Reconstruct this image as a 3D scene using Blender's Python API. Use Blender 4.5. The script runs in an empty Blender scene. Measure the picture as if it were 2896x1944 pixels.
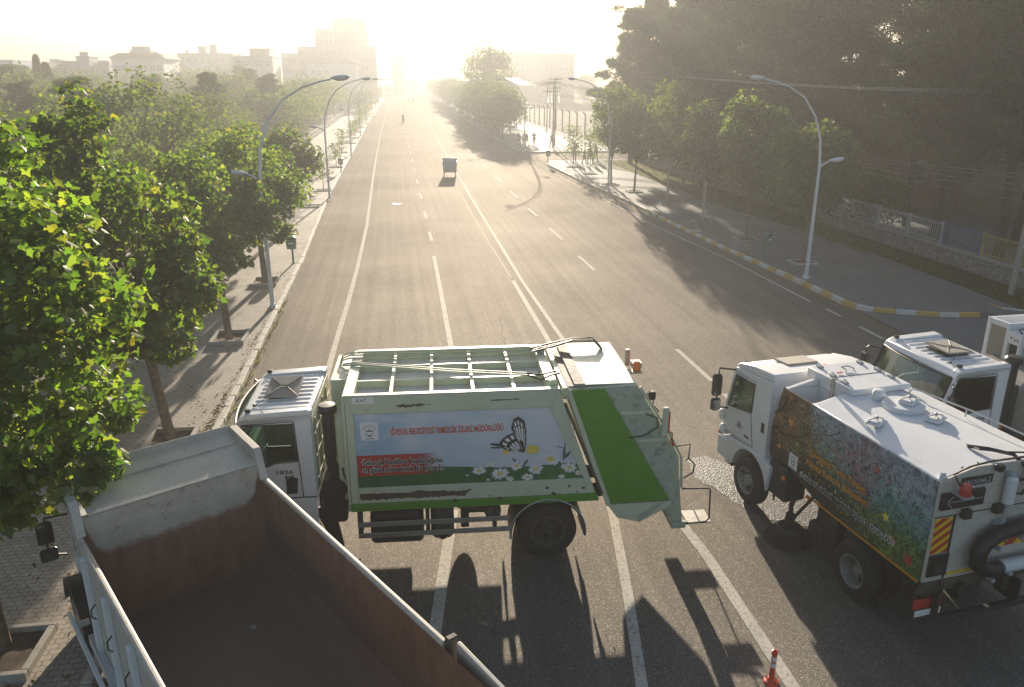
import bpy, bmesh, math, random
import numpy as np
from mathutils import Vector, Matrix
R = math.radians
scn = bpy.context.scene
COL = scn.collection

# ------------------------------------------------------------------ camera
cd = bpy.data.cameras.new('camera'); cam = bpy.data.objects.new('camera', cd); COL.objects.link(cam)
cam.location = (0, 0, 8.0); cam.rotation_euler = (R(90 - 18.55), 0, R(-8.2))
cd.sensor_fit = 'HORIZONTAL'; cd.sensor_width = 36; cd.lens = 27.66
cd.clip_start = 0.2; cd.clip_end = 6000
scn.camera = cam
# ------------------------------------------------------------------ sky, sun, exposure
SUN_EL, SUN_AZ = 11.0, 6.4           # degrees above the horizon / to the right of +Y
world = bpy.data.worlds.new('World'); scn.world = world; world.use_nodes = True
wn = world.node_tree
sky = wn.nodes.new('ShaderNodeTexSky'); sky.sky_type = 'NISHITA'; sky.sun_disc = False
sky.sun_elevation = R(SUN_EL); sky.sun_rotation = R(SUN_AZ)
sky.air_density = 0.7; sky.dust_density = 1.2; sky.ozone_density = 0.6
tint = wn.nodes.new('ShaderNodeMix'); tint.data_type = 'RGBA'; tint.blend_type = 'MULTIPLY'; tint.inputs[0].default_value = 1.0
tint.inputs[7].default_value = (1.0, .965, .91, 1); wn.links.new(sky.outputs[0], tint.inputs[6])      # camera white balance: warm daylight
wn.links.new(tint.outputs[2], wn.nodes['Background'].inputs[0])
wn.nodes['Background'].inputs[1].default_value = 0.06
ld = bpy.data.lights.new('sun', 'SUN'); ld.energy = 5.0; ld.angle = R(0.55); ld.color = (1.0, 0.865, 0.69)
sun = bpy.data.objects.new('sun', ld); COL.objects.link(sun)
sd = Vector((math.sin(R(SUN_AZ)) * math.cos(R(SUN_EL)), math.cos(R(SUN_AZ)) * math.cos(R(SUN_EL)), math.sin(R(SUN_EL))))
sun.rotation_euler = sd.to_track_quat('Z', 'Y').to_euler(); sun.location = (20, 40, 60)
vs = scn.view_settings
vs.view_transform = 'Standard'; vs.look = 'None'; vs.gamma = 1.0; vs.use_curve_mapping = False
vs.exposure = 1.98
HAZE_DENSITY = 0.0036
scn.cycles.use_denoising = True
scn.cycles.max_bounces = 7; scn.cycles.diffuse_bounces = 3; scn.cycles.glossy_bounces = 3
scn.cycles.transmission_bounces = 4; scn.cycles.transparent_max_bounces = 12; scn.cycles.volume_bounces = 0
scn.cycles.sample_clamp_indirect = 6.0
scn.cycles.caustics_reflective = False; scn.cycles.caustics_refractive = False

# ------------------------------------------------------------------ mesh helpers
class MB:
    def __init__(s): s.v = []; s.f = []; s.m = []; s.mi = 0; s.M = None
    def add(s, vs, fs):
        n = len(s.v)
        if s.M is not None: vs = [tuple(s.M @ Vector(p)) for p in vs]
        s.v += [tuple(p) for p in vs]; s.f += [[i + n for i in f] for f in fs]; s.m += [s.mi] * len(fs)
        return s
    def box(s, x0, x1, y0, y1, z0, z1, b=0.0):
        if b <= 0:
            v = [(x, y, z) for x in (x0, x1) for y in (y0, y1) for z in (z0, z1)]
            return s.add(v, [(0,1,3,2),(4,6,7,5),(0,4,5,1),(2,3,7,6),(0,2,6,4),(1,5,7,3)])
        b = min(b, .49*(x1-x0), .49*(y1-y0), .49*(z1-z0))
        v = []; ix = {}
        for i, x in enumerate((x0, x1)):
            for j, y in enumerate((y0, y1)):
                for k, z in enumerate((z0, z1)):
                    a, c, d = x + (b if i == 0 else -b), y + (b if j == 0 else -b), z + (b if k == 0 else -b)
                    for q, p in enumerate(((x, c, d), (a, y, d), (a, c, z))):
                        ix[i, j, k, q] = len(v); v.append(p)
        f = []
        for e in (0, 1):
            f.append([ix[e, j, k, 0] for j, k in ((0,0),(1,0),(1,1),(0,1))])
            f.append([ix[i, e, k, 1] for i, k in ((0,0),(1,0),(1,1),(0,1))])
            f.append([ix[i, j, e, 2] for i, j in ((0,0),(1,0),(1,1),(0,1))])
        for a in (0, 1):
            for c in (0, 1):
                f.append([ix[a,c,0,0], ix[a,c,1,0], ix[a,c,1,1], ix[a,c,0,1]])
                f.append([ix[a,0,c,0], ix[a,1,c,0], ix[a,1,c,2], ix[a,0,c,2]])
                f.append([ix[0,a,c,1], ix[1,a,c,1], ix[1,a,c,2], ix[0,a,c,2]])
        for i in (0, 1):
            for j in (0, 1):
                for k in (0, 1): f.append([ix[i,j,k,q] for q in range(3)])
        return s.add(v, f)
    def prism(s, poly, a, b, ax='y'):
        mp = {'y': lambda p, e: (p[0], e, p[1]), 'x': lambda p, e: (e, p[0], p[1]), 'z': lambda p, e: (p[0], p[1], e)}[ax]
        n = len(poly)
        v = [mp(p, a) for p in poly] + [mp(p, b) for p in poly]
        return s.add(v, [list(range(n)), list(range(2*n-1, n-1, -1))] + [[i, (i+1) % n, n+(i+1) % n, n+i] for i in range(n)])
    def tube(s, pts, r, n=8, cap=True):
        pts = [Vector(p) for p in pts]; k = len(pts)
        rs = list(r) if isinstance(r, (list, tuple)) else [r]*k
        T = []
        for i in range(k):
            t = pts[min(i+1, k-1)] - pts[max(i-1, 0)]
            T.append(t.normalized() if t.length > 1e-9 else Vector((0,0,1)))
        u = T[0].orthogonal().normalized(); v = []; f = []
        for i in range(k):
            u = u - T[i]*u.dot(T[i]); u = u.normalized() if u.length > 1e-6 else T[i].orthogonal().normalized()
            w = T[i].cross(u)
            for j in range(n):
                a = 2*math.pi*j/n; v.append(pts[i] + (u*math.cos(a) + w*math.sin(a))*rs[i])
        for i in range(k-1):
            for j in range(n): f.append((i*n+j, i*n+(j+1) % n, (i+1)*n+(j+1) % n, (i+1)*n+j))
        if cap: f += [list(range(n-1, -1, -1)), list(range((k-1)*n, k*n))]
        return s.add([tuple(p) for p in v], f)
    def lathe(s, prof, n=24, c=(0,0,0), ax='z', cap=True):
        v = []; f = []; k = len(prof)
        for r, z in prof:
            for j in range(n):
                a = 2*math.pi*j/n; p = (r*math.cos(a), r*math.sin(a), z)
                if ax == 'y': p = (p[0], p[2], p[1])
                if ax == 'x': p = (p[2], p[0], p[1])
                v.append((p[0]+c[0], p[1]+c[1], p[2]+c[2]))
        for i in range(k-1):
            for j in range(n): f.append((i*n+j, i*n+(j+1) % n, (i+1)*n+(j+1) % n, (i+1)*n+j))
        if cap: f += [list(range(n)), list(range((k-1)*n, k*n))]
        return s.add(v, f)
    def ball(s, c, rx, ry=None, rz=None, n=12, m=8):
        ry = ry or rx; rz = rz or rx
        v = [(c[0], c[1], c[2]-rz)]; f = []
        for i in range(1, m):
            t = -math.pi/2 + math.pi*i/m
            for j in range(n):
                a = 2*math.pi*j/n; v.append((c[0]+rx*math.cos(t)*math.cos(a), c[1]+ry*math.cos(t)*math.sin(a), c[2]+rz*math.sin(t)))
        v.append((c[0], c[1], c[2]+rz)); L = len(v)-1
        for j in range(n): f.append((0, 1+(j+1) % n, 1+j)); f.append((L, L-n+j, L-n+(j+1) % n))
        for i in range(m-2):
            for j in range(n): f.append((1+i*n+j, 1+i*n+(j+1) % n, 1+(i+1)*n+(j+1) % n, 1+(i+1)*n+j))
        return s.add(v, f)
    def poly(s, pts): return s.add(pts, [list(range(len(pts)))])
    def build(s, name, mat, parent=None, bevel=0.0, smooth=0.6, seg=2, fix=True):
        me = bpy.data.meshes.new(name); me.from_pydata(s.v, [], s.f)
        for mm in (mat if isinstance(mat, (list, tuple)) else [mat]): me.materials.append(mm)
        me.polygons.foreach_set('material_index', s.m)
        if fix:
            bm = bmesh.new(); bm.from_mesh(me); bmesh.ops.recalc_face_normals(bm, faces=bm.faces); bm.to_mesh(me); bm.free()
        if smooth:
            me.polygons.foreach_set('use_smooth', [True]*len(me.polygons)); me.set_sharp_from_angle(angle=smooth)
        me.update()
        return link(name, me, parent, bevel, seg)

def link(name, me, parent=None, bevel=0.0, seg=2):
    o = bpy.data.objects.new(name, me); COL.objects.link(o)
    if parent is not None: o.parent = parent
    if bevel > 0:
        b = o.modifiers.new('bevel', 'BEVEL'); b.width = bevel; b.segments = seg; b.limit_method = 'ANGLE'; b.angle_limit = R(35)
        b.harden_normals = False
    return o
def tag(o, label, cat, group=None, kind=None):
    if label: o['label'] = label
    if cat: o['category'] = cat
    if group: o['group'] = group
    if kind: o['kind'] = kind
    return o
def thing(name, label, cat, loc=(0,0,0), rz=0.0, group=None, sc=1.0):
    o = bpy.data.objects.new(name, None); COL.objects.link(o); o.empty_display_size = .3
    o.location = loc; o.rotation_euler = (0, 0, rz); o.scale = (sc, sc, sc)
    return tag(o, label, cat, group)
def struct(o, kind='structure'): o['kind'] = kind; return o
def dup(root, loc, rz=0.0, label=None, group=None, sc=None):
    r = root.copy(); COL.objects.link(r); r.location = loc; r.rotation_euler = (0, 0, rz)
    if sc: r.scale = sc if isinstance(sc, tuple) else (sc, sc, sc)
    if label: r['label'] = label
    if group: r['group'] = group
    for ch in list(root.children):
        c = ch.copy(); COL.objects.link(c); c.parent = r
        for g2 in list(ch.children):
            d = g2.copy(); COL.objects.link(d); d.parent = c
    return r
def arrays_mesh(name, V, F, mat, smooth=False):
    """V (n,3) floats, F (m,k) ints -> mesh, quickly"""
    me = bpy.data.meshes.new(name); m, k = F.shape
    me.vertices.add(len(V)); me.vertices.foreach_set('co', V.astype(np.float32).ravel())
    me.loops.add(m*k); me.loops.foreach_set('vertex_index', F.astype(np.int32).ravel())
    me.polygons.add(m); me.polygons.foreach_set('loop_start', np.arange(0, m*k, k, dtype=np.int32))
    me.polygons.foreach_set('loop_total', np.full(m, k, dtype=np.int32))
    me.materials.append(mat); me.update(calc_edges=True); me.validate()
    return me
def text(body, mat, parent, name, w, h, M, offset=0.0, extrude=.0015, shear=0.0):
    cu = bpy.data.curves.new(name, 'FONT'); cu.body = body; cu.size = 1; cu.offset = offset; cu.extrude = .002; cu.shear = shear
    cu.align_x = 'CENTER'; cu.resolution_u = 3
    ob = bpy.data.objects.new(name, cu); me = bpy.data.meshes.new_from_object(ob)
    bpy.data.objects.remove(ob); me.name = name
    n = len(me.vertices); co = np.empty(n*3, np.float32); me.vertices.foreach_get('co', co); co = co.reshape(-1, 3)
    lo, hi = co.min(0), co.max(0); c = (lo+hi)/2; s = hi-lo
    co = (co-c) * np.array([w/max(s[0], 1e-6), h/max(s[1], 1e-6), extrude/max(s[2], 1e-6)], np.float32)
    me.vertices.foreach_set('co', co.ravel()); me.transform(M); me.update()
    me.materials.clear(); me.materials.append(mat)
    return link(name, me, parent)
def frameM(o, X, Y): # matrix with local x along X, y along Y, origin o
    X = Vector(X).normalized(); Y = Vector(Y).normalized(); Z = X.cross(Y)
    return Matrix(((X[0],Y[0],Z[0],o[0]),(X[1],Y[1],Z[1],o[1]),(X[2],Y[2],Z[2],o[2]),(0,0,0,1)))

# ------------------------------------------------------------------ materials
class NT:
    def __init__(s, name):
        s.mat = bpy.data.materials.new(name); s.mat.use_nodes = True; s.t = s.mat.node_tree
        s.b = s.t.nodes['Principled BSDF']; s.out = s.t.nodes['Material Output']
        s._c = None
    def n(s, ty, **kw):
        q = s.t.nodes.new('ShaderNode'+ty)
        for k, v in kw.items():
            if k[0] == 'i' and k[1:].isdigit(): s.set(q.inputs[int(k[1:])], v)
            else: setattr(q, k, v)
        return q
    def set(s, inp, v):
        if isinstance(v, bpy.types.NodeSocket): s.t.links.new(v, inp)
        elif isinstance(v, (tuple, list)) and len(v) == 3 and inp.type == 'RGBA': inp.default_value = (*v, 1)
        else: inp.default_value = v
    def co(s):
        if s._c is None: s._c = s.n('TexCoord').outputs['Object']
        return s._c
    def mapped(s, scale=(1,1,1), rot=(0,0,0), loc=(0,0,0)):
        m = s.n('Mapping', i0=s.co()); m.inputs['Scale'].default_value = scale; m.inputs['Rotation'].default_value = rot; m.inputs['Location'].default_value = loc
        return m.outputs[0]
    def noise(s, scale, detail=4, rough=.55, vec=None, dist=0.0):
        q = s.n('TexNoise'); s.set(q.inputs['Vector'], vec or s.co()); q.inputs['Scale'].default_value = scale
        q.inputs['Detail'].default_value = detail; q.inputs['Roughness'].default_value = rough; q.inputs['Distortion'].default_value = dist
        return q.outputs['Fac']
    def ramp(s, fac, *stops):
        q = s.n('ValToRGB', i0=fac); e = q.color_ramp.elements
        while len(e) < len(stops): e.new(.5)
        for el, (p, c) in zip(e, stops): el.position = p; el.color = (*c, 1) if isinstance(c, (tuple, list)) else (c, c, c, 1)
        return q.outputs[0]
    def mix(s, fac, a, b, mode='MIX'):
        q = s.n('Mix', data_type='RGBA', blend_type=mode); s.set(q.inputs[0], fac); s.set(q.inputs[6], a); s.set(q.inputs[7], b)
        return q.outputs[2]
    def math(s, op, a, b=0.0, c=0.0):
        q = s.n('Math', operation=op); s.set(q.inputs[0], a); s.set(q.inputs[1], b); s.set(q.inputs[2], c); return q.outputs[0]
    def sep(s, vec=None): return s.n('SeparateXYZ', i0=vec or s.co()).outputs
    def bump(s, h, strength=.3, dist=.02):
        q = s.n('Bump'); q.inputs['Strength'].default_value = strength; q.inputs['Distance'].default_value = dist
        s.set(q.inputs['Height'], h); s.t.links.new(q.outputs[0], s.b.inputs['Normal']); return q
    def base(s, col=None, rough=None, metal=None, spec=None):
        if col is not None: s.set(s.b.inputs['Base Color'], col)
        if rough is not None: s.set(s.b.inputs['Roughness'], rough)
        if metal is not None: s.set(s.b.inputs['Metallic'], metal)
        if spec is not None: s.set(s.b.inputs['Specular IOR Level'], spec)
        return s.mat
def pm(name, col, rough=.5, metal=0.0, var=.12, scale=6.0, dirt=0.0, dcol=(.09,.06,.04), bump=0.0, spec=.5, dscale=None):
    t = NT(name)
    c = tuple(col)
    f = t.noise(scale, 5, .6)
    lo = tuple(x*(1-var) for x in c); hi = tuple(min(1, x*(1+var)) for x in c)
    q = t.ramp(f, (.3, lo), (.7, hi))
    if dirt > 0:
        d = t.noise(dscale or scale*2.3, 8, .7, dist=.4)
        d2 = t.ramp(d, (.62-dirt*.3, 0.0), (.75-dirt*.25, min(1, dirt*1.6)))
        q = t.mix(d2, q, dcol)
    rr = t.math('ADD', t.math('MULTIPLY', f, .25), rough-.12)
    if bump: t.bump(t.noise(scale*8, 4, .6), bump, .01)
    return t.base(q, rr, metal, spec)

M = {}
M['white'] = pm('white_paint', (.74,.75,.76), .32, var=.03, scale=2, dirt=.16, dcol=(.36,.32,.27), spec=.5, dscale=7)
M['white_dirty'] = pm('worn_white_paint', (.55,.51,.44), .6, var=.10, scale=3, dirt=.30, dcol=(.20,.12,.075), dscale=26, spec=.3)
M['palegreen'] = pm('pale_green_paint', (.57,.61,.44), .42, var=.06, scale=2, dirt=.25, dcol=(.33,.29,.19), dscale=7)
M['creamgreen'] = pm('cream_green_paint', (.66,.68,.52), .42, var=.05, scale=3, dirt=.2, dcol=(.35,.3,.2))
M['green'] = pm('grass_green_paint', (.085,.27,.02), .38, var=.07, scale=1.5, dirt=.14, dcol=(.05,.12,.02))
M['greygreen'] = pm('grey_green_paint', (.42,.47,.36), .42, var=.06, scale=3, dirt=.34, dcol=(.12,.11,.08))
M['rust'] = pm('rust', (.085,.055,.038), .85, var=.3, scale=18, bump=.4)
M['black'] = pm('black_plastic', (.018,.018,.019), .45, var=.2, scale=8, dirt=.15, dcol=(.07,.06,.05))
M['chassis'] = pm('dark_chassis', (.03,.028,.026), .7, var=.3, scale=9, dirt=.4, dcol=(.075,.06,.045))
M['rubber'] = pm('tyre_rubber', (.024,.022,.021), .82, var=.25, scale=14, dirt=.35, dcol=(.07,.058,.045))
M['rim'] = pm('wheel_rim_paint', (.30,.29,.27), .5, .3, var=.15, scale=9, dirt=.4, dcol=(.12,.09,.06))
M['rimdark'] = pm('dusty_wheel_rim', (.10,.085,.06), .7, .1, var=.2, scale=9, dirt=.4, dcol=(.05,.04,.03))
M['alu'] = pm('dusty_aluminium', (.36,.34,.31), .5, .6, var=.12, scale=10, dirt=.3, dcol=(.2,.16,.12))
M['steel'] = pm('grey_steel', (.42,.44,.46), .45, .25, var=.12, scale=8, dirt=.2)
M['hatch'] = pm('tan_roof_hatch', (.31,.28,.235), .7, var=.07, scale=5)
M['seatm'] = pm('cab_interior', (.055,.055,.055), .7, var=.2)
M['dash'] = pm('dashboard', (.16,.155,.14), .6, var=.1)
M['line'] = None
M['red'] = pm('red_print', (.52,.035,.025), .45, var=.04)
M['redtxt'] = pm('red_lettering', (.60,.05,.04), .45, var=.03)
M['blackp'] = pm('black_print', (.02,.018,.016), .5, var=.1)
M['whitep'] = pm('white_print', (.82,.80,.78), .45, var=.03)
M['yellowp'] = pm('yellow_print', (.80,.62,.10), .45, var=.1, scale=30)
M['greyp'] = pm('grey_lettering', (.12,.12,.125), .5, var=.1)
M['blueprint'] = pm('blue_print', (.03,.04,.16), .5, var=.1)
M['orangep'] = pm('orange_lettering', (.72,.30,.035), .5, var=.12, scale=20)
M['amber'] = pm('amber_lens', (.85,.20,.02), .2, var=.1, scale=30)
M['redlens'] = pm('red_lens', (.50,.05,.03), .25, var=.1, scale=30)
M['yellowref'] = pm('yellow_reflector', (.85,.52,.02), .4, var=.1, scale=20)
M['redref'] = pm('red_reflector', (.50,.04,.02), .4, var=.1, scale=20)
M['orange_strip'] = pm('orange_reflector', (.60,.26,.02), .4, var=.2, scale=12)
M['cone'] = pm('orange_red_plastic', (.72,.10,.045), .45, var=.07, scale=20)
M['reflect'] = pm('silver_band', (.82,.80,.78), .3, .1, var=.04)
M['concrete'] = pm('concrete', (.36,.33,.29), .85, var=.15, scale=7, dirt=.3, dcol=(.16,.13,.1), bump=.3)
M['kerbstone'] = pm('kerb_stone', (.50,.46,.39), .8, var=.14, scale=4, dirt=.3, dcol=(.24,.19,.14), bump=.25)
M['kerbwhite'] = pm('white_kerb_paint', (.60,.60,.58), .7, var=.08, scale=5, dirt=.3, dcol=(.25,.22,.2))
M['kerbyellow'] = pm('yellow_kerb_paint', (.56,.36,.07), .7, var=.1, scale=5, dirt=.3, dcol=(.28,.2,.1))
M['soil'] = pm('dry_soil', (.11,.078,.052), .95, var=.35, scale=14, bump=.6)
M['bark'] = pm('grey_brown_bark', (.17,.125,.09), .9, var=.35, scale=12, bump=.5)
M['pinebark'] = pm('dark_pine_bark', (.055,.042,.034), .95, var=.35, scale=10, bump=.5)
M['galv'] = pm('galvanised_pole', (.68,.69,.70), .5, .0, var=.06, scale=4)
M['lampglass'] = pm('lamp_glass', (.62,.60,.55), .18, var=.05)
M['greenpl'] = pm('green_plastic', (.03,.16,.12), .5, var=.1)
M['skin'] = pm('skin', (.42,.24,.16), .55, var=.05)
M['hairm'] = pm('dark_hair', (.02,.015,.012), .7, var=.2)
M['shirtw'] = pm('white_shirt', (.72,.72,.74), .8, var=.05)
M['shirtb'] = pm('dark_shirt', (.06,.06,.075), .85, var=.1)
M['shirtr'] = pm('red_shirt', (.32,.07,.05), .85, var=.1)
M['shirtg'] = pm('grey_blue_shirt', (.25,.28,.33), .85, var=.1)
M['trous'] = pm('dark_trousers', (.035,.033,.035), .85, var=.15)
M['shoe'] = pm('black_shoe', (.02,.018,.016), .6)
def glass(name, tint, gl=.10, rough=.04):
    t = NT(name); t.t.nodes.remove(t.b)
    tr = t.n('BsdfTransparent', i0=tint); gs = t.n('BsdfGlossy', i0=(.9,.95,.95)); gs.inputs['Roughness'].default_value = rough
    lw = t.n('LayerWeight'); lw.inputs[0].default_value = .25
    f = t.math('ADD', t.math('MULTIPLY', lw.outputs['Fresnel'], .75), gl)
    mx = t.n('MixShader'); t.set(mx.inputs[0], f); t.t.links.new(tr.outputs[0], mx.inputs[1]); t.t.links.new(gs.outputs[0], mx.inputs[2])
    t.t.links.new(mx.outputs[0], t.out.inputs[0]); return t.mat
M['glass'] = glass('tinted_glass', (.55,.66,.60), .06)
M['screen'] = glass('windscreen_glass', (.36,.54,.47), .12, .06)
M['darkglass'] = glass('dark_tinted_glass', (.06,.075,.07), .05)
M['mirror'] = pm('mirror_glass', (.6,.62,.63), .06, 1.0, var=.02)
def leafmat(name, c0, c1, c2, trans=.5, gloss=.10, rough=.35):
    t = NT(name); t.t.nodes.remove(t.b)
    g = t.n('NewGeometry').outputs['Random Per Island']
    oi = t.n('ObjectInfo').outputs['Random']
    c = t.ramp(g, (.0, c0), (.5, c1), (.93, c2), (1.0, tuple(a*b for a, b in zip(c2, (1.25, .9, .8)))))
    hs = t.n('HueSaturation', i4=c); t.set(hs.inputs[2], t.math('ADD', t.math('MULTIPLY', oi, .35), .92)); c = hs.outputs[0]
    d = t.n('BsdfDiffuse', i0=c); tl = t.n('BsdfTranslucent')
    t.set(tl.inputs[0], t.mix(1.0, c, (2.35, 2.2, .9), 'MULTIPLY'))
    gs = t.n('BsdfGlossy', i0=(.9,.9,.85)); gs.inputs['Roughness'].default_value = rough
    m1 = t.n('MixShader'); m1.inputs[0].default_value = trans
    t.t.links.new(d.outputs[0], m1.inputs[1]); t.t.links.new(tl.outputs[0], m1.inputs[2])
    m2 = t.n('MixShader'); m2.inputs[0].default_value = gloss
    t.t.links.new(m1.outputs[0], m2.inputs[1]); t.t.links.new(gs.outputs[0], m2.inputs[2])
    t.t.links.new(m2.outputs[0], t.out.inputs[0]); return t.mat
M['leaf'] = leafmat('plane_leaves', (.036,.082,.013), (.068,.125,.019), (.120,.160,.024), .58, .03, .45)
M['leaf2'] = leafmat('street_tree_leaves', (.034,.068,.018), (.062,.100,.024), (.10,.13,.03), .48, .03, .45)
M['wood1'] = leafmat('grove_foliage', (.032,.062,.012), (.055,.092,.016), (.09,.125,.022), .45, .015, .5)
M['needle'] = leafmat('pine_needles', (.016,.030,.013), (.028,.048,.018), (.05,.072,.026), .3, .02, .5)
# ------------------------------------------------------------------ ground materials
def asphalt():
    t = NT('asphalt')
    sp = t.n('TexVoronoi'); sp.inputs['Scale'].default_value = 75; t.set(sp.inputs['Vector'], t.co())
    s1 = t.ramp(t.sep(sp.outputs['Color'])[0], (.0, (.034,.032,.029)), (.8, (.054,.051,.047)), (1.0, (.12,.115,.105)))
    streak = t.noise(1.0, 5, .6, t.mapped((3.2, .05, 1)))
    big = t.noise(.13, 4, .6)
    c = t.mix(.6, s1, t.ramp(streak, (.3, (.62,.60,.58)), (.7, (1.18,1.16,1.13))), 'MULTIPLY')
    c = t.mix(.7, c, t.ramp(big, (.3, (.72,.72,.72)), (.7, (1.2,1.2,1.2))), 'MULTIPLY')
    st = t.noise(.9, 6, .65, dist=.6)
    c = t.mix(t.ramp(st, (.58, 0.0), (.72, .6)), c, (.032,.028,.024))
    bp = t.bump(t.noise(60, 3, .7), .7, .014)
    t.t.nodes.remove(t.b)
    df = t.n('BsdfDiffuse', i0=c); gl = t.n('BsdfGlossy'); gl.inputs['Roughness'].default_value = .74
    t.set(gl.inputs[0], t.mix(.8, t.ramp(t.sep(sp.outputs['Color'])[1], (.0, (.115,.105,.092)), (.85, (.155,.142,.125)), (1.0, (.36,.335,.30))), t.mix(1.0, t.ramp(big, (.3, (.78,.78,.78)), (.7, (1.15,1.15,1.15))), t.ramp(streak, (.3, (.86,.86,.86)), (.7, (1.1,1.1,1.1))), 'MULTIPLY'), 'MULTIPLY'))
    ad = t.n('AddShader')
    for q in (df, gl): t.t.links.new(bp.outputs[0], q.inputs['Normal'])
    t.t.links.new(df.outputs[0], ad.inputs[0]); t.t.links.new(gl.outputs[0], ad.inputs[1]); t.t.links.new(ad.outputs[0], t.out.inputs[0])
    return t.mat
def linepaint():
    t = NT('road_paint'); t.t.nodes.remove(t.b)
    w = t.ramp(t.noise(16, 8, .75, dist=.5), (.5, 0.0), (.64, .85))
    df = t.n('BsdfDiffuse', i0=t.mix(w, t.ramp(t.noise(2.5, 4), (.3, (.36,.34,.30)), (.7, (.48,.46,.41))), (.07,.064,.056))); gl = t.n('BsdfGlossy', i0=(.16,.15,.135)); gl.inputs['Roughness'].default_value = .76
    ad = t.n('AddShader'); t.t.links.new(df.outputs[0], ad.inputs[0]); t.t.links.new(gl.outputs[0], ad.inputs[1]); t.t.links.new(ad.outputs[0], t.out.inputs[0]); return t.mat
def asphalt_grey():
    t = NT('grey_apron')
    n = t.noise(30, 4, .7); b = t.noise(.3, 4)
    c = t.mix(.6, t.ramp(n, (.3, (.12,.12,.122)), (.7, (.18,.18,.18))), t.ramp(b, (.3, .8), (.7, 1.1)), 'MULTIPLY')
    t.bump(n, .35, .01); return t.base(c, .75)
def pavers(name, c1, c2, mortar, dirt, sc=.8):
    t = NT(name)
    x, y, z = t.sep()
    wob = t.math('MULTIPLY', t.math('PINGPONG', t.math('MULTIPLY', x, 1.0), .055), .55)
    cx = t.n('CombineXYZ', i0=x, i1=t.math('ADD', y, wob), i2=0.0).outputs[0]
    b = t.n('TexBrick'); t.set(b.inputs['Vector'], cx)
    b.offset = .5; b.inputs['Scale'].default_value = 1.0; b.inputs['Mortar Size'].default_value = .008
    b.inputs['Brick Width'].default_value = .225*sc; b.inputs['Row Height'].default_value = .145*sc; b.inputs['Mortar Smooth'].default_value = .2
    b.inputs['Color1'].default_value = (*c1, 1); b.inputs['Color2'].default_value = (*c2, 1); b.inputs['Mortar'].default_value = (*mortar, 1)
    n = t.noise(1.3, 6, .65, dist=.3); n2 = t.noise(.25, 3)
    c = t.mix(.75, b.outputs['Color'], t.ramp(n2, (.3, .75), (.7, 1.12)), 'MULTIPLY')
    c = t.mix(t.ramp(n, (.5, 0.0), (.78, dirt)), c, (.10,.085,.065))
    h = t.math('SUBTRACT', t.math('MULTIPLY', t.noise(40, 3), .3), b.outputs['Fac'])
    t.bump(h, .5, .008); return t.base(c, .8, 0, .22)
def grassmat():
    t = NT('verge_grass')
    c = t.ramp(t.noise(9, 6, .7), (.3, (.035,.05,.014)), (.55, (.06,.085,.02)), (.75, (.13,.11,.05)))
    t.bump(t.noise(60, 3), .8, .03); return t.base(c, .95)
def field():
    t = NT('dry_ground')
    c = t.ramp(t.noise(.35, 7, .65), (.3, (.12,.095,.055)), (.55, (.19,.155,.095)), (.75, (.07,.075,.03)))
    t.bump(t.noise(9, 5), .6, .05); return t.base(c, .95, 0, .05)
def watermat():
    t = NT('wet_asphalt_water')
    h = t.noise(26, 3, .7); t.bump(h, 1.0, .05)
    c = t.ramp(t.noise(70, 2), (.5, (.035,.037,.042)), (.72, (.16,.16,.16)))
    return t.base(c, t.ramp(t.noise(30, 2), (.35, .25), (.7, .6)), 0, .12)
A = asphalt(); M['line'] = linepaint(); PAVL = pavers('left_pavers', (.44,.385,.315), (.37,.325,.265), (.17,.145,.115), .5)
PAVR = pavers('right_pavers', (.25,.245,.24), (.215,.21,.205), (.12,.115,.11), .35)
APR = asphalt_grey(); GR = grassmat(); FLD = field(); WAT = watermat()

def sheet(name, pts, z, mat):
    m = MB(); m.poly([(x, y, z) for x, y in pts]); return struct(m.build(name, mat, smooth=0))
sheet('ground', [(-450,-100),(450,-100),(450,950),(-450,950)], -.03, FLD)
sheet('road', [(-4.6,-30),(16.2,-30),(16.0,40),(15.2,80),(15.3,160),(17,420),(20,900),(1,900),(-3.2,420),(-5.1,160),(-4.95,60),(-4.6,36)], 0.0, A)
sheet('side_road', [(14.9,80.6),(60,83),(60,92.5),(15.0,91)], .004, A)
sheet('paved_apron', [(16.45,-30),(60,-30),(60,25.6),(21.6,25.2),(20.2,24.5),(17.4,25.2),(16.47,25.4)], .005, APR)
# raised pavements
def slab(name, pts, z0, z1, mat):
    m = MB(); m.prism(pts, z0, z1, 'z'); return struct(m.build(name, mat, smooth=0))
slab('left_pavement', [(-4.62,-12),(-4.62,36),(-5.02,58),(-5.13,160),(-3.35,420),(-3.3,700),(-11.5,700),(-11.5,-12)], -.2, .125, PAVL)
slab('right_pavement', [(20.2,24.25),(18.8,24.5),(17.45,25.12),(16.8,25.5),(16.5,26.4),(16.46,28.5),(16.35,31),(16.0,36),(15.8,44),(15.75,52),(15.1,65),(14.75,78),(15.4,81),(24.2,81.5),(24.2,24)], -.2, .125, PAVR)
slab('far_right_pavement', [(14.1,92.5),(15.2,91.3),(26,91.2),(26,420),(17.2,420),(14.6,160),(14.2,106)], -.2, .125, PAVR)
sheet('verge', [(22.1,24.4),(22.25,28.8),(22.4,34.5),(22.1,40),(21.3,46),(21.0,50),(20.6,81),(24.2,81),(24.2,24.4)], .131, GR)
sheet('courtyard', [(24.5,22),(70,22),(70,81),(24.5,81)], .06, APR)
sheet('patch_of_lawn', [(18.6,76),(20.6,70),(23,70),(23.5,81),(20.5,81)], .135, GR)

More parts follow.
